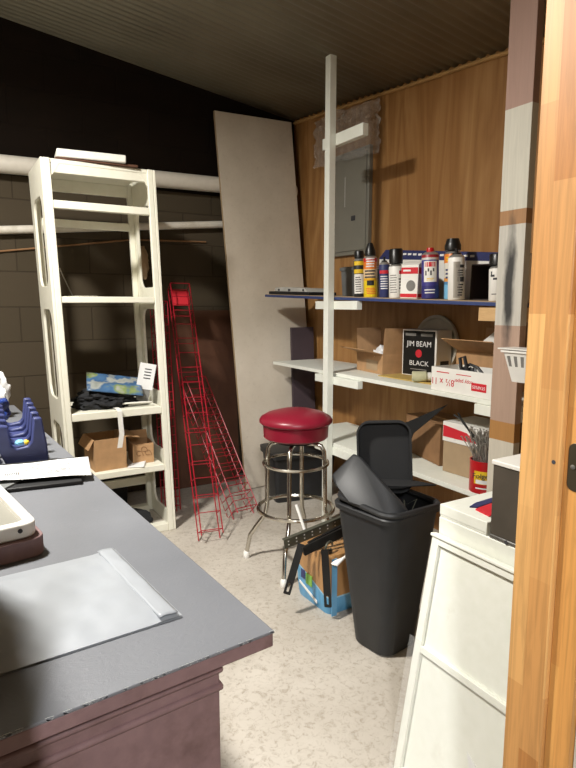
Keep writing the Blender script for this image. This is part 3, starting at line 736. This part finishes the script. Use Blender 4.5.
cx_ = on_blue('carton', 'white carton with red bands and fan picture on blue shelf', 'box', 2.27, 2.395, R(12))
bm = B(); bx(bm, 0, .09, 0, .115, 0, .185); obj('body', bm, 'white_plastic', cx_, .002)
bm = B(); loft(bm, [[(0, 0, .1851), (.09, 0, .1851), (.09, .115, .1851), (0, .115, .1851)], [(.04, 0, .205), (.05, 0, .205), (.05, .115, .205), (.04, .115, .205)]]); obj('gable_top', bm, 'white_plastic', cx_)
for z0, z1 in ((.135, .17), (.006, .026)):
    bm = B(); bx(bm, -.0012, -.0003, .002, .113, z0, z1); bx(bm, .002, .088, -.0012, -.0003, z0, z1); obj('red_band', bm, 'red_print', cx_)
bm = B(); lathe(bm, [(.030, 0), (.030, .001), (.018, .0012), (.018, .0025), (.006, .003)], 24, T(-.0004, .045, .07) @ RY(-PI/2)); obj('picture', bm, 'gravel_grey', cx_)
bm = B(); bx(bm, -.001, -.0003, .06, .10, .10, .106); bx(bm, -.001, -.0003, .05, .10, .115, .121); bx(bm, -.0018, -.0013, .05, .10, .148, .158); obj('print', bm, 'paper', cx_)
spray('blue can with white oval label and red cap', 2.30, 2.325, .046, .272, bands('can_print_c', [(0, C(46, 44, 110)), (.07, C(60, 56, 130)), (.205, C(190, 190, 186)), (.215, C(150, 30, 40))]), 'cyl', .022, 'can_red', patches=[('white_plastic', -45, 45, .09, .20), ('red_print', -38, 38, .17, .195)]+[('ink', -34+17*i, -24+17*i, .125+.02*(i % 2), .15+.012*(i % 2)) for i in range(4)]+lines(-30, 30, .098, .115, 2, 'yellow')+lines(-40, 40, .03, .06, 2, 'paper', .4), capr=.02)
spray('tall can with domed black cap, orange and blue label', 2.375, 2.235, .044, .318, bands('can_print_d', [(0, C(120, 180, 214)), (.075, C(80, 130, 170)), (.09, C(220, 150, 70)), (.11, C(214, 210, 196)), (.19, C(224, 130, 50)), (.235, C(90, 50, 30))]), 'domed', .062, patches=lines(-55, 20, .11, .17, 3, 'navy_print')+lines(-50, 20, .20, .23, 2, 'yellow'), capr=.042)
spray('silver and white capless can before the dome capped can', 2.285, 2.125, .042, .228, 'white_plastic', None, patches=[('silver_can', -20, 25, .01, .19), ('ink', 0, 60, .16, .175), ('ink', 5, 60, .09, .115)]+lines(5, 55, .02, .085, 5)+lines(5, 55, .12, .155, 3), dome='silver_can', nozzle='cap_black')
spray('white can with black cap beside the wooden end stud', 2.33, 1.905, .040, .225, 'white_plastic', 'cyl', .055, capr=.039, patches=[('ink', -50, -20, .115, .125), ('ink', -48, -38, .125, .14), ('ink', -30, 0, .10, .11), ('gravel_grey', -40, 20, .03, .035)])
db = on_blue('open_case', 'dark brown open case between silver can and end stud', 'case', 2.36, 1.965, 0)
bm = B()
for a in ((0, .16, 0, .14, 0, .006), (0, .16, 0, .006, .006, .175), (0, .16, .134, .14, .006, .175), (.154, .16, .006, .134, .006, .175), (0, .16, 0, .14, .1752, .181)): bx(bm, *a)
obj('shell', bm, plain('dark_case', C(52, 40, 38), .6), db, .002)
# long blue carton behind
lc = on_blue('long_carton', 'long blue and white carton lying behind the spray cans', 'box', 2.52, 1.93, 0)
pr = [(0, 0), (1.10, 0), (1.10, .25), (1.04, .30), (0, .235)]
bm = B(); prism(bm, pr, 'x', 0, .12); obj('body', bm, 'white_plastic', lc, .002)
bm = B(); prism(bm, [(0, .195), (1.10, .245), (1.10, .25), (1.04, .3005), (0, .2355)], 'x', -.0015, -.0004); obj('blue_band', bm, 'navy_print', lc)
bm = B(); loft(bm, [[(0, 0, .236), (.12, 0, .236), (.12, 1.04, .301), (0, 1.04, .301)], [(0, 0, .2375), (.12, 0, .2375), (.12, 1.04, .3025), (0, 1.04, .3025)]]); obj('blue_top', bm, 'navy_print', lc)
bm = B()
for i in range(14): bx(bm, -.0026, -.0018, .30+.045*i, .33+.045*i, .228+.0028*i, .240+.0028*i)
obj('print', bm, 'paper', lc)
bk = on_blue('cap', 'black fabric cap resting between cans and long carton', 'cap', 2.43, 2.50)
bm = B(); lump(bm, .055, .085, .11, .12, 2, 4, 8); bx(bm, -.03, .03, .0, .05, .0, .005); obj('crown', bm, 'cloth_black', bk)
gb = on_blue('storage_box', 'grey lidded plastic box between post and black bottle', 'box', 2.42, 3.02)
bm = B(); loft(bm, [rrect(.20, .27, .02, 0, 5, .1, .15), rrect(.22, .29, .02, .17, 5, .1, .15)]); obj('body', bm, 'grey_bin', gb)
bm = B(); loft(bm, [rrect(.235, .305, .02, .1705, 5, .1, .15), rrect(.235, .305, .02, .19, 5, .1, .15), rrect(.19, .26, .02, .198, 5, .1, .15)]); obj('lid', bm, 'grey_bin', gb)
bm = B(); bx(bm, -.014, -.010, .045, .085, .05, .13); obj('sticker', bm, 'paper', gb)
tv = on_blue('drive_tray', 'flat black tray holding silver hardware at left blue shelf end', 'tray', 2.25, 3.46)
bm = B(); bx(bm, 0, .24, 0, .58, 0, .022); obj('base', bm, 'pad_black', tv, .003)
bm = B(); prism(bm, [(.04, .0222), (.50, .0222), (.49, .05), (.36, .055), (.07, .048)], 'x', .006, .20); obj('metal_plate', bm, plain('alu_plate', C(186, 186, 180), .4, .1), tv, .003)
for y, s in ((.07, .02), (.26, .03), (.42, .02)):
    bm = B(); bx(bm, .002, .0058, y, y+s, .028, .042); obj('connector', bm, 'ink', tv)

# ---- things on the white shelf
ob = carton('cardboard_box', 'open brown carton with raised flaps near white post', (2.43, 2.86, 1.039), R(-8), .20, .33, .13, 'cardboard', (('-x', -14, .14), ('+y', -84, .16), ('+x', -86, .16), ('-y', -84, .17)))
bm = B(); bx(bm, -.0012, -.0003, .06, .20, .02, .085); obj('shipping_label', bm, 'kraft', ob)
bm = B(); lump(bm, .07, .07, .07, .4, 3, 4, 2); tag(obj('paper_wad', bm, 'paper', loc=(2.53, 2.98, 1.10)), 'crumpled white paper in the open brown carton by post', 'paper')
fl = B(); bx(fl, 0, .36, 0, .50, 0, .006); tag(obj('cardboard_flat', fl, plain('yellow_card', C(190, 160, 88), .8), loc=(2.37, 2.33, 1.039), rot=(0, 0, 0)), 'yellowed flat cardboard under the black drinks carton', 'cardboard')
dk = thing('drinks_carton', 'black fronted white drinks carton with red emblem on shelf', 'box', (2.56, 2.52, 1.0455), R(6))
bm = B(); bx(bm, 0, .145, 0, .27, 0, .29); obj('body', bm, 'white_plastic', dk, .002)
bm = B(); bx(bm, -.0012, -.0003, .012, .262, .006, .282); obj('black_face', bm, 'cap_black', dk)
text('lettering', 'JIM BEAM', .048, 'paper', dk, face_mx((-.0016, .135, .20), '-x'))
text('lettering', 'BLACK', .042, 'paper', dk, face_mx((-.0016, .132, .08), '-x'), sx=1.2)
bm = B(); bx(bm, -.0022, -.0013, .16, .245, .25, .266); bx(bm, -.0022, -.0013, .03, .12, .25, .266); obj('small_print', bm, 'gravel_grey', dk)
bm = B(); bx(bm, -.0022, -.0013, .07, .20, .04, .046); obj('small_print', bm, 'gravel_grey', dk)
bm = B(); lathe(bm, [(.026, 0), (.026, .001), (.016, .0012)], 10, T(-.0013, .135, .142) @ RY(-PI/2)); obj('emblem', bm, 'red_print', dk)
bm = B(); bx(bm, .04, .12, -.0012, -.0003, .07, .10); obj('side_print', bm, 'ink', dk)
dc = thing('round_lid', 'large round grey lid standing behind the drinks carton', 'lid', (2.733, 2.69, 1.2325), rot=(0, R(-88), 0))
bm = B(); lathe(bm, [(0, 0), (.19, 0), (.19, .02), (.175, .02), (.165, .008), (0, .008)], 40); obj('disc', bm, plain('lid_grey', C(186, 180, 166), .6), dc)
ja = thing('glass_jar', 'small cream cylinder lying on the middle white shelf', 'jar', (2.345, 2.50, 1.077), rot=(R(-68), 0, 0) )
ja.rotation_euler = (R(90), 0, R(50))
bm = B(); lathe(bm, [(.026, -.05), (.030, -.047), (.030, .03), (.022, .036), (.022, .038)], 22); obj('barrel', bm, plain('jar_cream', C(196, 194, 160), .3), ja)
bm = B(); lathe(bm, [(.0245, .0385), (.0245, .058), (.02, .06)], 20); obj('lid', bm, 'white_plastic', ja)
ja.location = (2.38, 2.46, 1.0765)
rb = carton('cardboard_box', 'brown carton with raised flap behind copy paper box', (2.47, 1.93, 1.039), R(-2), .22, .36, .20, 'cardboard', (('-x', -28, .14), ('+x', -86, .12)))
tg = thing('price_tag', 'clear plastic tag with punched hole sticking from brown carton', 'tag', (2.50, 2.02, 1.262), rot=(R(-40), 0, R(12)))
bm = B(); plate(bm, rr2(-.09, .09, 0, .085, .01), [rr2(.06, .075, .03, .07, .005)], lambda u, v, t: (t, u, v), 0, .003); obj('tag', bm, 'white_plastic', tg)
bm = B(); lump(bm, .05, .06, .07, .35, 3, 4, 12); 
bc = thing('cable_bundle', 'black cable and clamp bundle inside white copy paper carton', 'cable', (2.335, 2.06, 1.055)); obj('clamp', bm, 'black_plastic', bc)
bm = B(); tube(bm, [(0, .08, .08), (.0, .05, .10), (0, 0, .13), (0, -.05, .12), (0, -.12, .06), (.0, -.15, .045)], .008, 8); obj('cable', bm, 'black_plastic', bc)
bm = B(); tube(bm, [(-.02, .03, .06), (-.02, .05, .16), (-.02, .02, .17), (-.02, -.01, .08)], .009, 8); obj('handle', bm, 'black_plastic', bc)
cp = thing('paper_carton', 'white copy paper carton with red upside down lettering', 'box', (2.235, 1.835, 1.039), R(-2))
bm = B()
for a in ((0, .20, 0, .41, 0, .004), (0, .004, 0, .41, .004, .125), (.196, .20, 0, .41, .004, .125), (.004, .196, 0, .004, .004, .125), (.004, .196, .406, .41, .004, .125)): bx(bm, *a)
obj('body', bm, 'white_plastic', cp, .001)
text('lettering', '8½ x 11', .05, 'red_print', cp, face_mx((-.0008, .325, .052), '-x180'))
text('lettering', 'copy paper', .028, 'red_print', cp, face_mx((-.0008, .18, .066), '-x180'))
bm = B(); bx(bm, -.0012, -.0003, .03, .125, .03, .07); obj('red_label', bm, 'red_print', cp)
text('lettering', 'STAPLES', .022, 'paper', cp, face_mx((-.0016, .0775, .05), '-x180'))
bm = B(); bx(bm, -.0010, -.0003, .28, .37, .098, .103); bx(bm, -.0010, -.0003, .13, .23, .098, .102); obj('small_print', bm, 'red_print', cp)

# ---- things on the bottom shelf
br_ = thing('cardboard_box', 'taped brown carton on the bottom shelf behind can lid', 'box', (2.42, 2.33, .563), R(-14))
bm = B(); bx(bm, 0, .24, 0, .40, 0, .24); obj('body', bm, 'cardboard_dark', br_, .003)
bm = B(); bx(bm, .105, .135, .0, .40, .2402, .2412); bx(bm, .105, .135, -.0012, -.0003, .08, .24); obj('tape', bm, 'cardboard', br_)
bsh = thing('black_sheet', 'thin black pointed board slanting across the bottom shelf boxes', 'board', (2.345, 0, 0))
bm = B(); prism(bm, [(2.64, .563), (2.66, .75), (2.52, .80), (2.215, .95), (2.34, .845), (2.47, .74), (2.56, .563)], 'x', 0, .006); obj('sheet', bm, 'black_matte', bsh)
wb = thing('paper_carton', 'white and brown carton with red stripe on bottom shelf', 'box', (2.30, 1.895, .563), R(3))
bm = B(); bx(bm, 0, .26, 0, .29, 0, .175); obj('body', bm, 'kraft', wb, .002)
bm = B(); bx(bm, -.004, .264, -.004, .294, .175, .285); l = obj('lid', bm, 'white_plastic', wb, .002)
bm = B(); prism(bm, [(.06, .20), (.29, .20), (.29, .265), (.13, .245)], 'x', -.0056, -.0043); obj('red_stripe', bm, 'red_print', l)
cf = thing('coffee_can', 'red coffee can stuffed with metal nails beside black box', 'can', (2.295, 1.795, .563), R(cam_ang(2.295, 1.795)))
cf.location = (2.29, 1.90, .563)
M['nail'] = plain('nail', C(190, 188, 182), .35, .7)
# move the carton back to leave room for the can
wb.location = (2.39, 1.97, .563)
bm = B(); lathe(bm, [(.068, 0), (.070, .003), (.070, .155), (.072, .157), (.072, .162), (.066, .162), (.066, .10), (0, .10)], 32); obj('body', bm, 'can_red', cf)
bm = B(); arc(bm, .0708, -38, 38, .05, .115, 12); obj('label_print', bm, 'yellow', cf)
bm = B(); arc(bm, .0712, -30, 34, .052, .072, 12); obj('label_print', bm, 'paper', cf)
tx = text('lettering', 'Folgers', .036, 'ink', cf, Matrix(((0, 0, 1, .0728), (1, 0, 0, 0), (0, 1, 0, .092), (0, 0, 0, 1))), .0003)
bm = B(); arc(bm, .0710, -30, 20, .026, .032, 10); obj('label_print', bm, 'paper', cf)
bm = B(); rnd = random.Random(21)
for i in range(150):
    a = rnd.uniform(0, 6.3); q = rnd.uniform(0, .055); x, y = q*math.cos(a), q*math.sin(a); z = .105+rnd.uniform(0, .05)
    tx_, ty_ = rnd.uniform(-.05, .05)+x*.5, rnd.uniform(-.05, .05)+y*.5; h = rnd.uniform(.10, .17); ty_ = ty_*1.1+.012; tx_ = tx_*1.0
    e = (x+tx_, y+ty_, z+h)
    rr_ = math.hypot(x+tx_*.35, y+ty_*.35)
    tube(bm, [(x, y, z), (x+tx_*.35, y+ty_*.35, z+h*.4), e], .0019, 4)
    bx(bm, -.005, .005, -.005, .005, 0, .002, T(*e) @ RX(tx_*8) @ RY(ty_*8))
o = obj('nails', bm, 'nail', loc=(2.29, 1.90, .563)); tag(o, 'bunch of silver nails standing up in the red coffee can', 'nails'); o['kind'] = 'stuff'
tl = thing('pliers', 'black handled tool leaning across the striped carton lid', 'tool', (2.30, 2.03, .86), rot=(R(35), R(-10), 0))
bm = B(); tube(bm, [(0, .10, 0), (0, .04, .015), (0, -.01, .0), (0, -.11, -.035)], .005, 7); obj('handle', bm, 'black_metal', tl)
bm = B(); tube(bm, [(0, .085, .03), (0, .03, .005), (0, -.12, -.01)], .005, 7); obj('handle', bm, 'black_metal', tl)

# white plastic bin hooked on the end stud
wh = thing('hanging_bin', 'white plastic ribbed bin hooked on face of end stud', 'bin', (2.1665, 1.58, 1.165))
bm = B(); loft(bm, [rrect(.06, .075, .01, 0, 4, -.045, 0), rrect(.10, .125, .012, .125, 4, -.056, 0)]); obj('body', bm, 'white_plastic', wh)
bm = B(); loft(bm, [rrect(.112, .15, .012, .1255, 4, -.0565, 0), rrect(.112, .15, .012, .136, 4, -.0565, 0)]); obj('rim', bm, 'white_plastic', wh, .002)
bm = B(); loft(bm, [rrect(.118, .172, .012, .139, 4, -.059, 0), rrect(.118, .172, .012, .144, 4, -.059, 0)]); obj('flange', bm, 'white_plastic', wh, .001)
for y in (-.034, 0, .034):
    bm = B(); loft(bm, [[(-.0765, y*.7-.005, .012), (-.0765, y*.7+.005, .012), (-.104, y+.008, .112), (-.104, y-.008, .112)], [(-.0735, y*.7-.005, .012), (-.0735, y*.7+.005, .012), (-.10, y+.008, .112), (-.10, y-.008, .112)]]); obj('slot', bm, 'gravel_grey', wh)

# ------------------------------------------------------------------ trash can and its lid
tc_ = thing('trash_can', 'tall black tapered plastic trash can in front of shelves', 'trash can', (1.605, 1.835, 0), R(8))
bm = B()
W0, W1_ = .215, .335
def sec(z, e=0): 
    k = z/.625; w = W0+(W1_-W0)*k+e; return rrect(w, w*.98, .06, z, 8)
loft(bm, [sec(0, -.02), sec(.012), sec(.32), sec(.625), sec(.625, .022), sec(.645, .024), sec(.65, .016), sec(.65, -.008), sec(.36, -.012), sec(.02, -.02)]); obj('body', bm, 'black_plastic', tc_)
ld = thing('swing_top', 'broken black swing lid pieces jammed in the trash can', 'lid', (1.60, 1.825, .645), R(-40))
# tipped hood: gabled shell
def shell(name, pts, th, mat='black_plastic', bev=.012):
    bm = B(); 
    for p in pts: bm.verts.new(p)
    bmesh.ops.convex_hull(bm, input=bm.verts)
    bmesh.ops.dissolve_limit(bm, angle_limit=R(4), verts=bm.verts, edges=bm.edges)
    o = obj(name, bm, mat, ld, bev, angle=80); return o

shell('hood', [(-.25, 0, .115), (-.238, -.03, .09), (-.155, .03, .21), (-.125, .01, .205), (-.115, .10, .15), (-.20, .10, .09), (-.07, -.06, .045), (-.035, -.165, .012), (-.02, -.155, .022), (.09, -.14, .012), (.08, -.115, .02), (-.165, -.12, .03), (-.155, -.10, .07)], .01, bev=.02)
bm = B(); pts = [(x, y, .012-.10*x) for x, y, z in rrect(.34, .34, .06, 0, 6)]
pts = [(Matrix.Rotation(R(46), 3, 'Z') @ Vector(p)) for p in pts]
tube(bm, [(p.x*.96, p.y*.96, .020-.05*p.x) for p in pts], .013, 8, True); obj('lid_rim', bm, 'black_plastic', ld)
bm = B()
fl_ = rr2(-.125, .105, .03, .345, .055, 8)
mxf = T(0, .07, 0) @ RX(R(-6)) @ RY(R(-3))
v0 = len(bm.verts); prism(bm, fl_, 'y', .0, .008)
inn = rr2(-.117, .097, .038, .337, .048, 8)
loops = [[(u, 0, w) for u, w in fl_], [(u*1.03, -.04, w*1.0) for u, w in fl_], [(u*1.03-.0, -.04, w) for u, w in inn], [(u, -.001, w) for u, w in inn]]
loft(bm, loops, False)
bmesh.ops.transform(bm, matrix=mxf, verts=bm.verts); obj('swing_flap', bm, 'black_matte', ld)
bm = B(); prism(bm, [(-.06, -.03), (.06, -.03), (.20, .01), (.10, .06), (-.08, .05)], 'z', .085, .092); obj('shard', bm, 'black_matte', ld, .002)
bm = B(); rnd = random.Random(4)
for i in range(5):
    x = rnd.uniform(.0, .10); tube(bm, [(x, -.08, -.03), (x+rnd.uniform(-.03, .05), -.03, .02+rnd.uniform(0, .02)), (x+rnd.uniform(-.02, .06), .03, -.01)], .001, 5)
obj('wire_strands', bm, 'dark_steel', ld)
bm = B(); loft(bm, [[(p[0], p[1], -.11) for p in rrect(.28, .28, .05, 0)], [(p[0]*.9, p[1]*.9, -.08) for p in rrect(.28, .28, .05, 0)]]); bmesh.ops.transform(bm, matrix=RZ(R(46)), verts=bm.verts)
obj('liner', bm, 'black_matte', ld)

# ------------------------------------------------------------------ blue bag with brackets on top
bg = thing('pellet_bag', 'blue and brown printed plastic bag on floor beside trash can', 'bag', (1.50, 2.125, 0), R(0))
bm = B()
loops = []
for i in range(13):
    t = i/12; z = .30*t; k = 1-.05*(2*t-1)**4-.05*(1-t)**6
    loops.append([(.115+(x)*k+.006*noise.noise(Vector((x*20, y*20, z*16))), .15+(y)*k+.006*noise.noise(Vector((y*20, z*20, x*16+5))), z) for x, y, _ in rrect(.23, .30, .035, 0, 5)])
loft(bm, loops); obj('sack', bm, 'bag', bg)
bm = B()
for y0, y1, z0, z1, mm in ((.20, .235, .11, .155, 'navy_print'),):
    bx(bm, -.0045, -.001, y0, y1, z0, z1)
obj('navy_badge', bm, 'navy_print', bg)
bm = B(); bx(bm, -.0045, -.001, .135, .19, .095, .15); obj('green_badge', bm, 'green', bg)
bm = B(); prism(bm, [(.09, .03), (.25, .075), (.25, .088), (.09, .045)], 'x', -.0042, -.001); obj('white_wave', bm, 'white_plastic', bg)
bm = B(); bx(bm, .02, .05, -.0045, -.001, .0, .29); obj('fold_stripe', bm, 'skyblue', bg)
bx_ = thing('shelf_standard', 'olive perforated metal rail lying on top of blue bag', 'rail', (1.355, 2.285, .318), rot=(R(8), R(-10), R(-3)))
bm = B()
bx(bm, 0, .40, 0, .003, 0, .05); bx(bm, 0, .40, .003, .02, 0, .003); bx(bm, 0, .40, .003, .02, .047, .05); obj('channel', bm, 'dark_steel', bx_)
bm = B()
for i in range(9):
    for z in (.014, .033): bx(bm, .02+.045*i, .027+.045*i, -.0008, .0002, z, z+.006)
obj('slots', bm, 'styrofoam', bx_)
def bar(name, label, cat, p0, p1, w, t, mat, slot=True, nrm=(-.6, -.8, 0)):
    p0, p1 = Vector(p0), Vector(p1); u = (p1-p0); L = u.length; u.normalize(); n = Vector(nrm); n = (n-u*n.dot(u)).normalized(); s = u.cross(n)
    o = thing(name, label, cat); o.matrix_world = Matrix(((u.x, s.x, n.x, p0.x), (u.y, s.y, n.y, p0.y), (u.z, s.z, n.z, p0.z), (0, 0, 0, 1)))
    bm = B()
    holes = [rr2(L-.055, L-.012, -w*.16, w*.16, w*.1, 3)] if slot else []
    plate(bm, rr2(0, L, -w/2, w/2, .004, 2), holes, lambda a, b, c: (a, b, c), -t/2, t/2); obj('flat_bar', bm, mat, o)
    return o
bar('shelf_bracket', 'black slotted bracket hanging off left of blue bag', 'bracket', (1.425, 2.245, .345), (1.335, 2.235, .115), .035, .006, 'black_metal')
bar('shelf_bracket', 'black bracket hanging straight down the front of blue bag', 'bracket', (1.485, 2.135, .345), (1.484, 2.100, .07), .035, .006, 'black_metal', True, (-.75, -.66, 0))
bar('shelf_bracket', 'black bracket lying flat across top of blue bag', 'bracket', (1.41, 2.205, .325), (1.72, 2.19, .40), .045, .012, 'black_metal', False, (-.3, -.9, 0))
bar('shelf_bracket', 'upper black bracket behind the white hooks on bag', 'bracket', (1.46, 2.235, .335), (1.74, 2.22, .41), .03, .016, 'black_metal', False, (-.3, -.9, 0))
cl = thing('pipe_clamp', 'dark metal clamp on top edge of blue bag', 'clamp', (1.535, 2.17, .336), R(20))
bm = B(); tube(bm, [(.028*math.cos(a/3), 0, .0+.022*math.sin(a/3)) for a in range(17)], .006, 7); obj('ring', bm, 'dark_steel', cl)
bm = B(); bx(bm, -.012, .012, -.012, .012, -.034, -.018); obj('screw_block', bm, 'black_metal', cl)
for i, lb_ in enumerate(('white plastic hook on blue bag, topmost of the fan', 'white plastic hook on blue bag, middle of the fan', 'white plastic hook on blue bag, lowest of the fan')):
    h = thing('plastic_hook', lb_, 'hook', (1.50, 2.062+.017*i, .290-.004*i), rot=(0, R(-36+7*i), R(-14-4*i)), group='white plastic hooks on the blue bag')
    bm = B(); tube(bm, [(0, 0, 0), (.02, 0, .004), (.06, 0, .004), (.14, 0, .004)], [.007, .008, .006, .005], 8); obj('shaft', bm, 'white_plastic', h)
bm = B(); tube(bm, [(1.485, 2.30, .365), (1.465, 2.36, .50)], .0075, 8)
tag(obj('white_rod', bm, 'white_plastic'), 'short white rod standing on blue bag in front of stool leg', 'rod')

# ------------------------------------------------------------------ white cabinet, panel and box at right
cbn = thing('cabinet', 'white painted low cabinet standing behind the leaning white panel', 'cabinet', (1.318, .785, 0))
bm = B(); bx(bm, 0, .42, 0, .475, 0, .828); obj('body', bm, 'white_paint', cbn, .003)
wt = thing('flat_carton', 'flat white lidded box on top of white cabinet', 'box', (1.3195, 1.075, .8285))
bm = B(); bx(bm, 0, .40, 0, .182, 0, .04); obj('body', bm, 'white_paint', wt, .002)
bm = B(); bx(bm, -.0015, .4015, -.0015, .1835, .008, .0415); obj('lid', bm, 'white_paint', wt, .002)
bm = B(); prism(bm, [(.03, .0), (.21, .0), (.21, .055), (.05, .06)], 'z', 0, .004)
lf = obj('leaflet', bm, 'red_print', loc=(1.328, 1.095, .8705), rot=(0, 0, R(8))); tag(lf, 'red leaflet on flat white box beside black box', 'leaflet')
bm = B(); prism(bm, [(0, 0), (.02, -.012), (.22, .03), (.21, .055), (.04, .02)], 'z', 0, .004)
tag(obj('leaflet', bm, 'navy_print', loc=(1.37, 1.185, .8705), rot=(0, 0, R(-8))), 'dark blue leaflet strip on flat white box', 'leaflet')
sp2 = thing('metal_box', 'dark boxed appliance with white perforated top on white cabinet', 'appliance', (1.3195, .765, .8285))
bm = B(); bx(bm, 0, .30, 0, .298, .012, .218); obj('body', bm, 'steel_dark', sp2, .002)
bm = B(); bx(bm, -.004, .304, -.004, .302, .2182, .232); tp = obj('top', bm, 'white_plastic', sp2, .003)
bm = B()
for i in range(16):
    for j in range(12): bx(bm, .05+.015*i, .057+.015*i, .04+.018*j, .048+.018*j, .2321, .2326)
obj('perforation', bm, 'grey_bin', tp)
bm = B(); bx(bm, -.0015, .3015, -.0015, .2995, 0, .0118); obj('base_trim', bm, 'steel', sp2, .002)
for y in (.24,):
    bm = B(); lathe(bm, [(.006, 0), (.006, .002)], 10, T(-.0015, y, .006) @ RY(-PI/2)); obj('rivet', bm, 'ink', sp2)
pa = math.atan(.138/.764)
pn = thing('door_panel', 'white framed two field panel leaning against white cabinet', 'panel', (1.160, .794, .004), rot=(0, pa, 0))
L_ = .777
bm = B(); bx(bm, .004, .014, .0, .465, 0, L_); obj('backing', bm, 'white_paint', pn)
for nm, y0, y1, z0, z1 in (('stile', .437, .465, 0, L_), ('stile', 0, .03, 0, L_), ('rail', .03, .437, 0, .03), ('rail', .03, .437, .408, .43), ('rail', .03, .437, L_-.022, L_)):
    bm = B(); bx(bm, -.008, .004, y0, y1, z0, z1); obj(nm, bm, 'white_paint', pn, .002)
bm = B(); bx(bm, -.014, .010, -.0, .469, L_+.0005, L_+.010); obj('top_cap', bm, 'white_paint', pn, .002)
bm = B(); prism(bm, [(.17, .205), (.215, .23), (.20, .19)], 'x', .0008, .0038); obj('torn_patch', bm, 'paper', pn)
bm = B(); bx(bm, -.0125, -.0095, .03, .482, 0.0, .447)
ac = thing('acrylic_sheet', 'clear acrylic sheet leaning on lower half of white panel', 'sheet', (1.160-.004, .794, .004), rot=(0, pa, 0)); obj('sheet', bm, 'acrylic', ac)

for o in bpy.data.objects:
    if o.parent or 'label' not in o or 'group' in o: continue
    n = o.name.split('.')[0]
    g = {'shelf': 'wooden shelf boards on the plywood wall', 'shelf_bracket': 'black shelf brackets on the blue bag', 'storage_bin': 'black bins on the floor at the back wall'}.get(n)
    if n == 'cardboard_box': g = 'brown cartons on the tower' if o.location.x < 2 else 'brown cartons on the wooden shelves'
    if n == 'leaflet': g = 'leaflets on the flat white box'
    if n == 'paper_carton': g = 'printed cartons on the wooden shelves'
    if g: o['group'] = g

# ------------------------------------------------------------------ lights, sky, camera
def area(name, loc, target, size, power, col, sy=None, spread=180):
    l = bpy.data.lights.new(name, 'AREA'); l.energy = power; l.color = col; l.size = size
    if sy: l.shape = 'RECTANGLE'; l.size_y = sy
    o = bpy.data.objects.new(name, l); COL.objects.link(o); o.location = loc
    l.spread = R(spread)
    o.rotation_euler = (Vector(target)-Vector(loc)).to_track_quat('-Z', 'Y').to_euler(); return o
area('room_lamp', (-.35, 2.2, 3.12), (-.3, 2.25, 0), .26, 128, (1, .965, .90), spread=172)
pl_ = bpy.data.lights.new('room_glow', 'POINT'); pl_.energy = 22; pl_.color = (1, .93, .82); pl_.shadow_soft_size = .10  # fill light added under the lamp to lift the ceiling and upper surfaces
po = bpy.data.objects.new('room_glow', pl_); COL.objects.link(po); po.location = (-.35, 2.2, 3.0)
area('hall_lamp', (-.78, -1.7, 2.88), (.7, 1.2, .7), .26, 84, (.98, .985, 1))
w = bpy.data.worlds.new('World'); S.world = w; w.use_nodes = True
w.node_tree.nodes['Background'].inputs['Color'].default_value = (.02, .02, .02, 1)
cam = bpy.data.cameras.new('Camera'); co = bpy.data.objects.new('Camera', cam); COL.objects.link(co); S.camera = co
cam.sensor_fit = 'VERTICAL'; cam.sensor_height = 24; cam.sensor_width = 24; cam.lens = 24*577/768
cam.clip_start = .02
co.location = (0, 0, 1.5); co.rotation_euler = (R(82), 0, R(-31))
S.view_settings.view_transform = 'Standard'; S.view_settings.look = 'None'; S.view_settings.gamma = 1; S.view_settings.exposure = .3
S.view_settings.use_curve_mapping = False
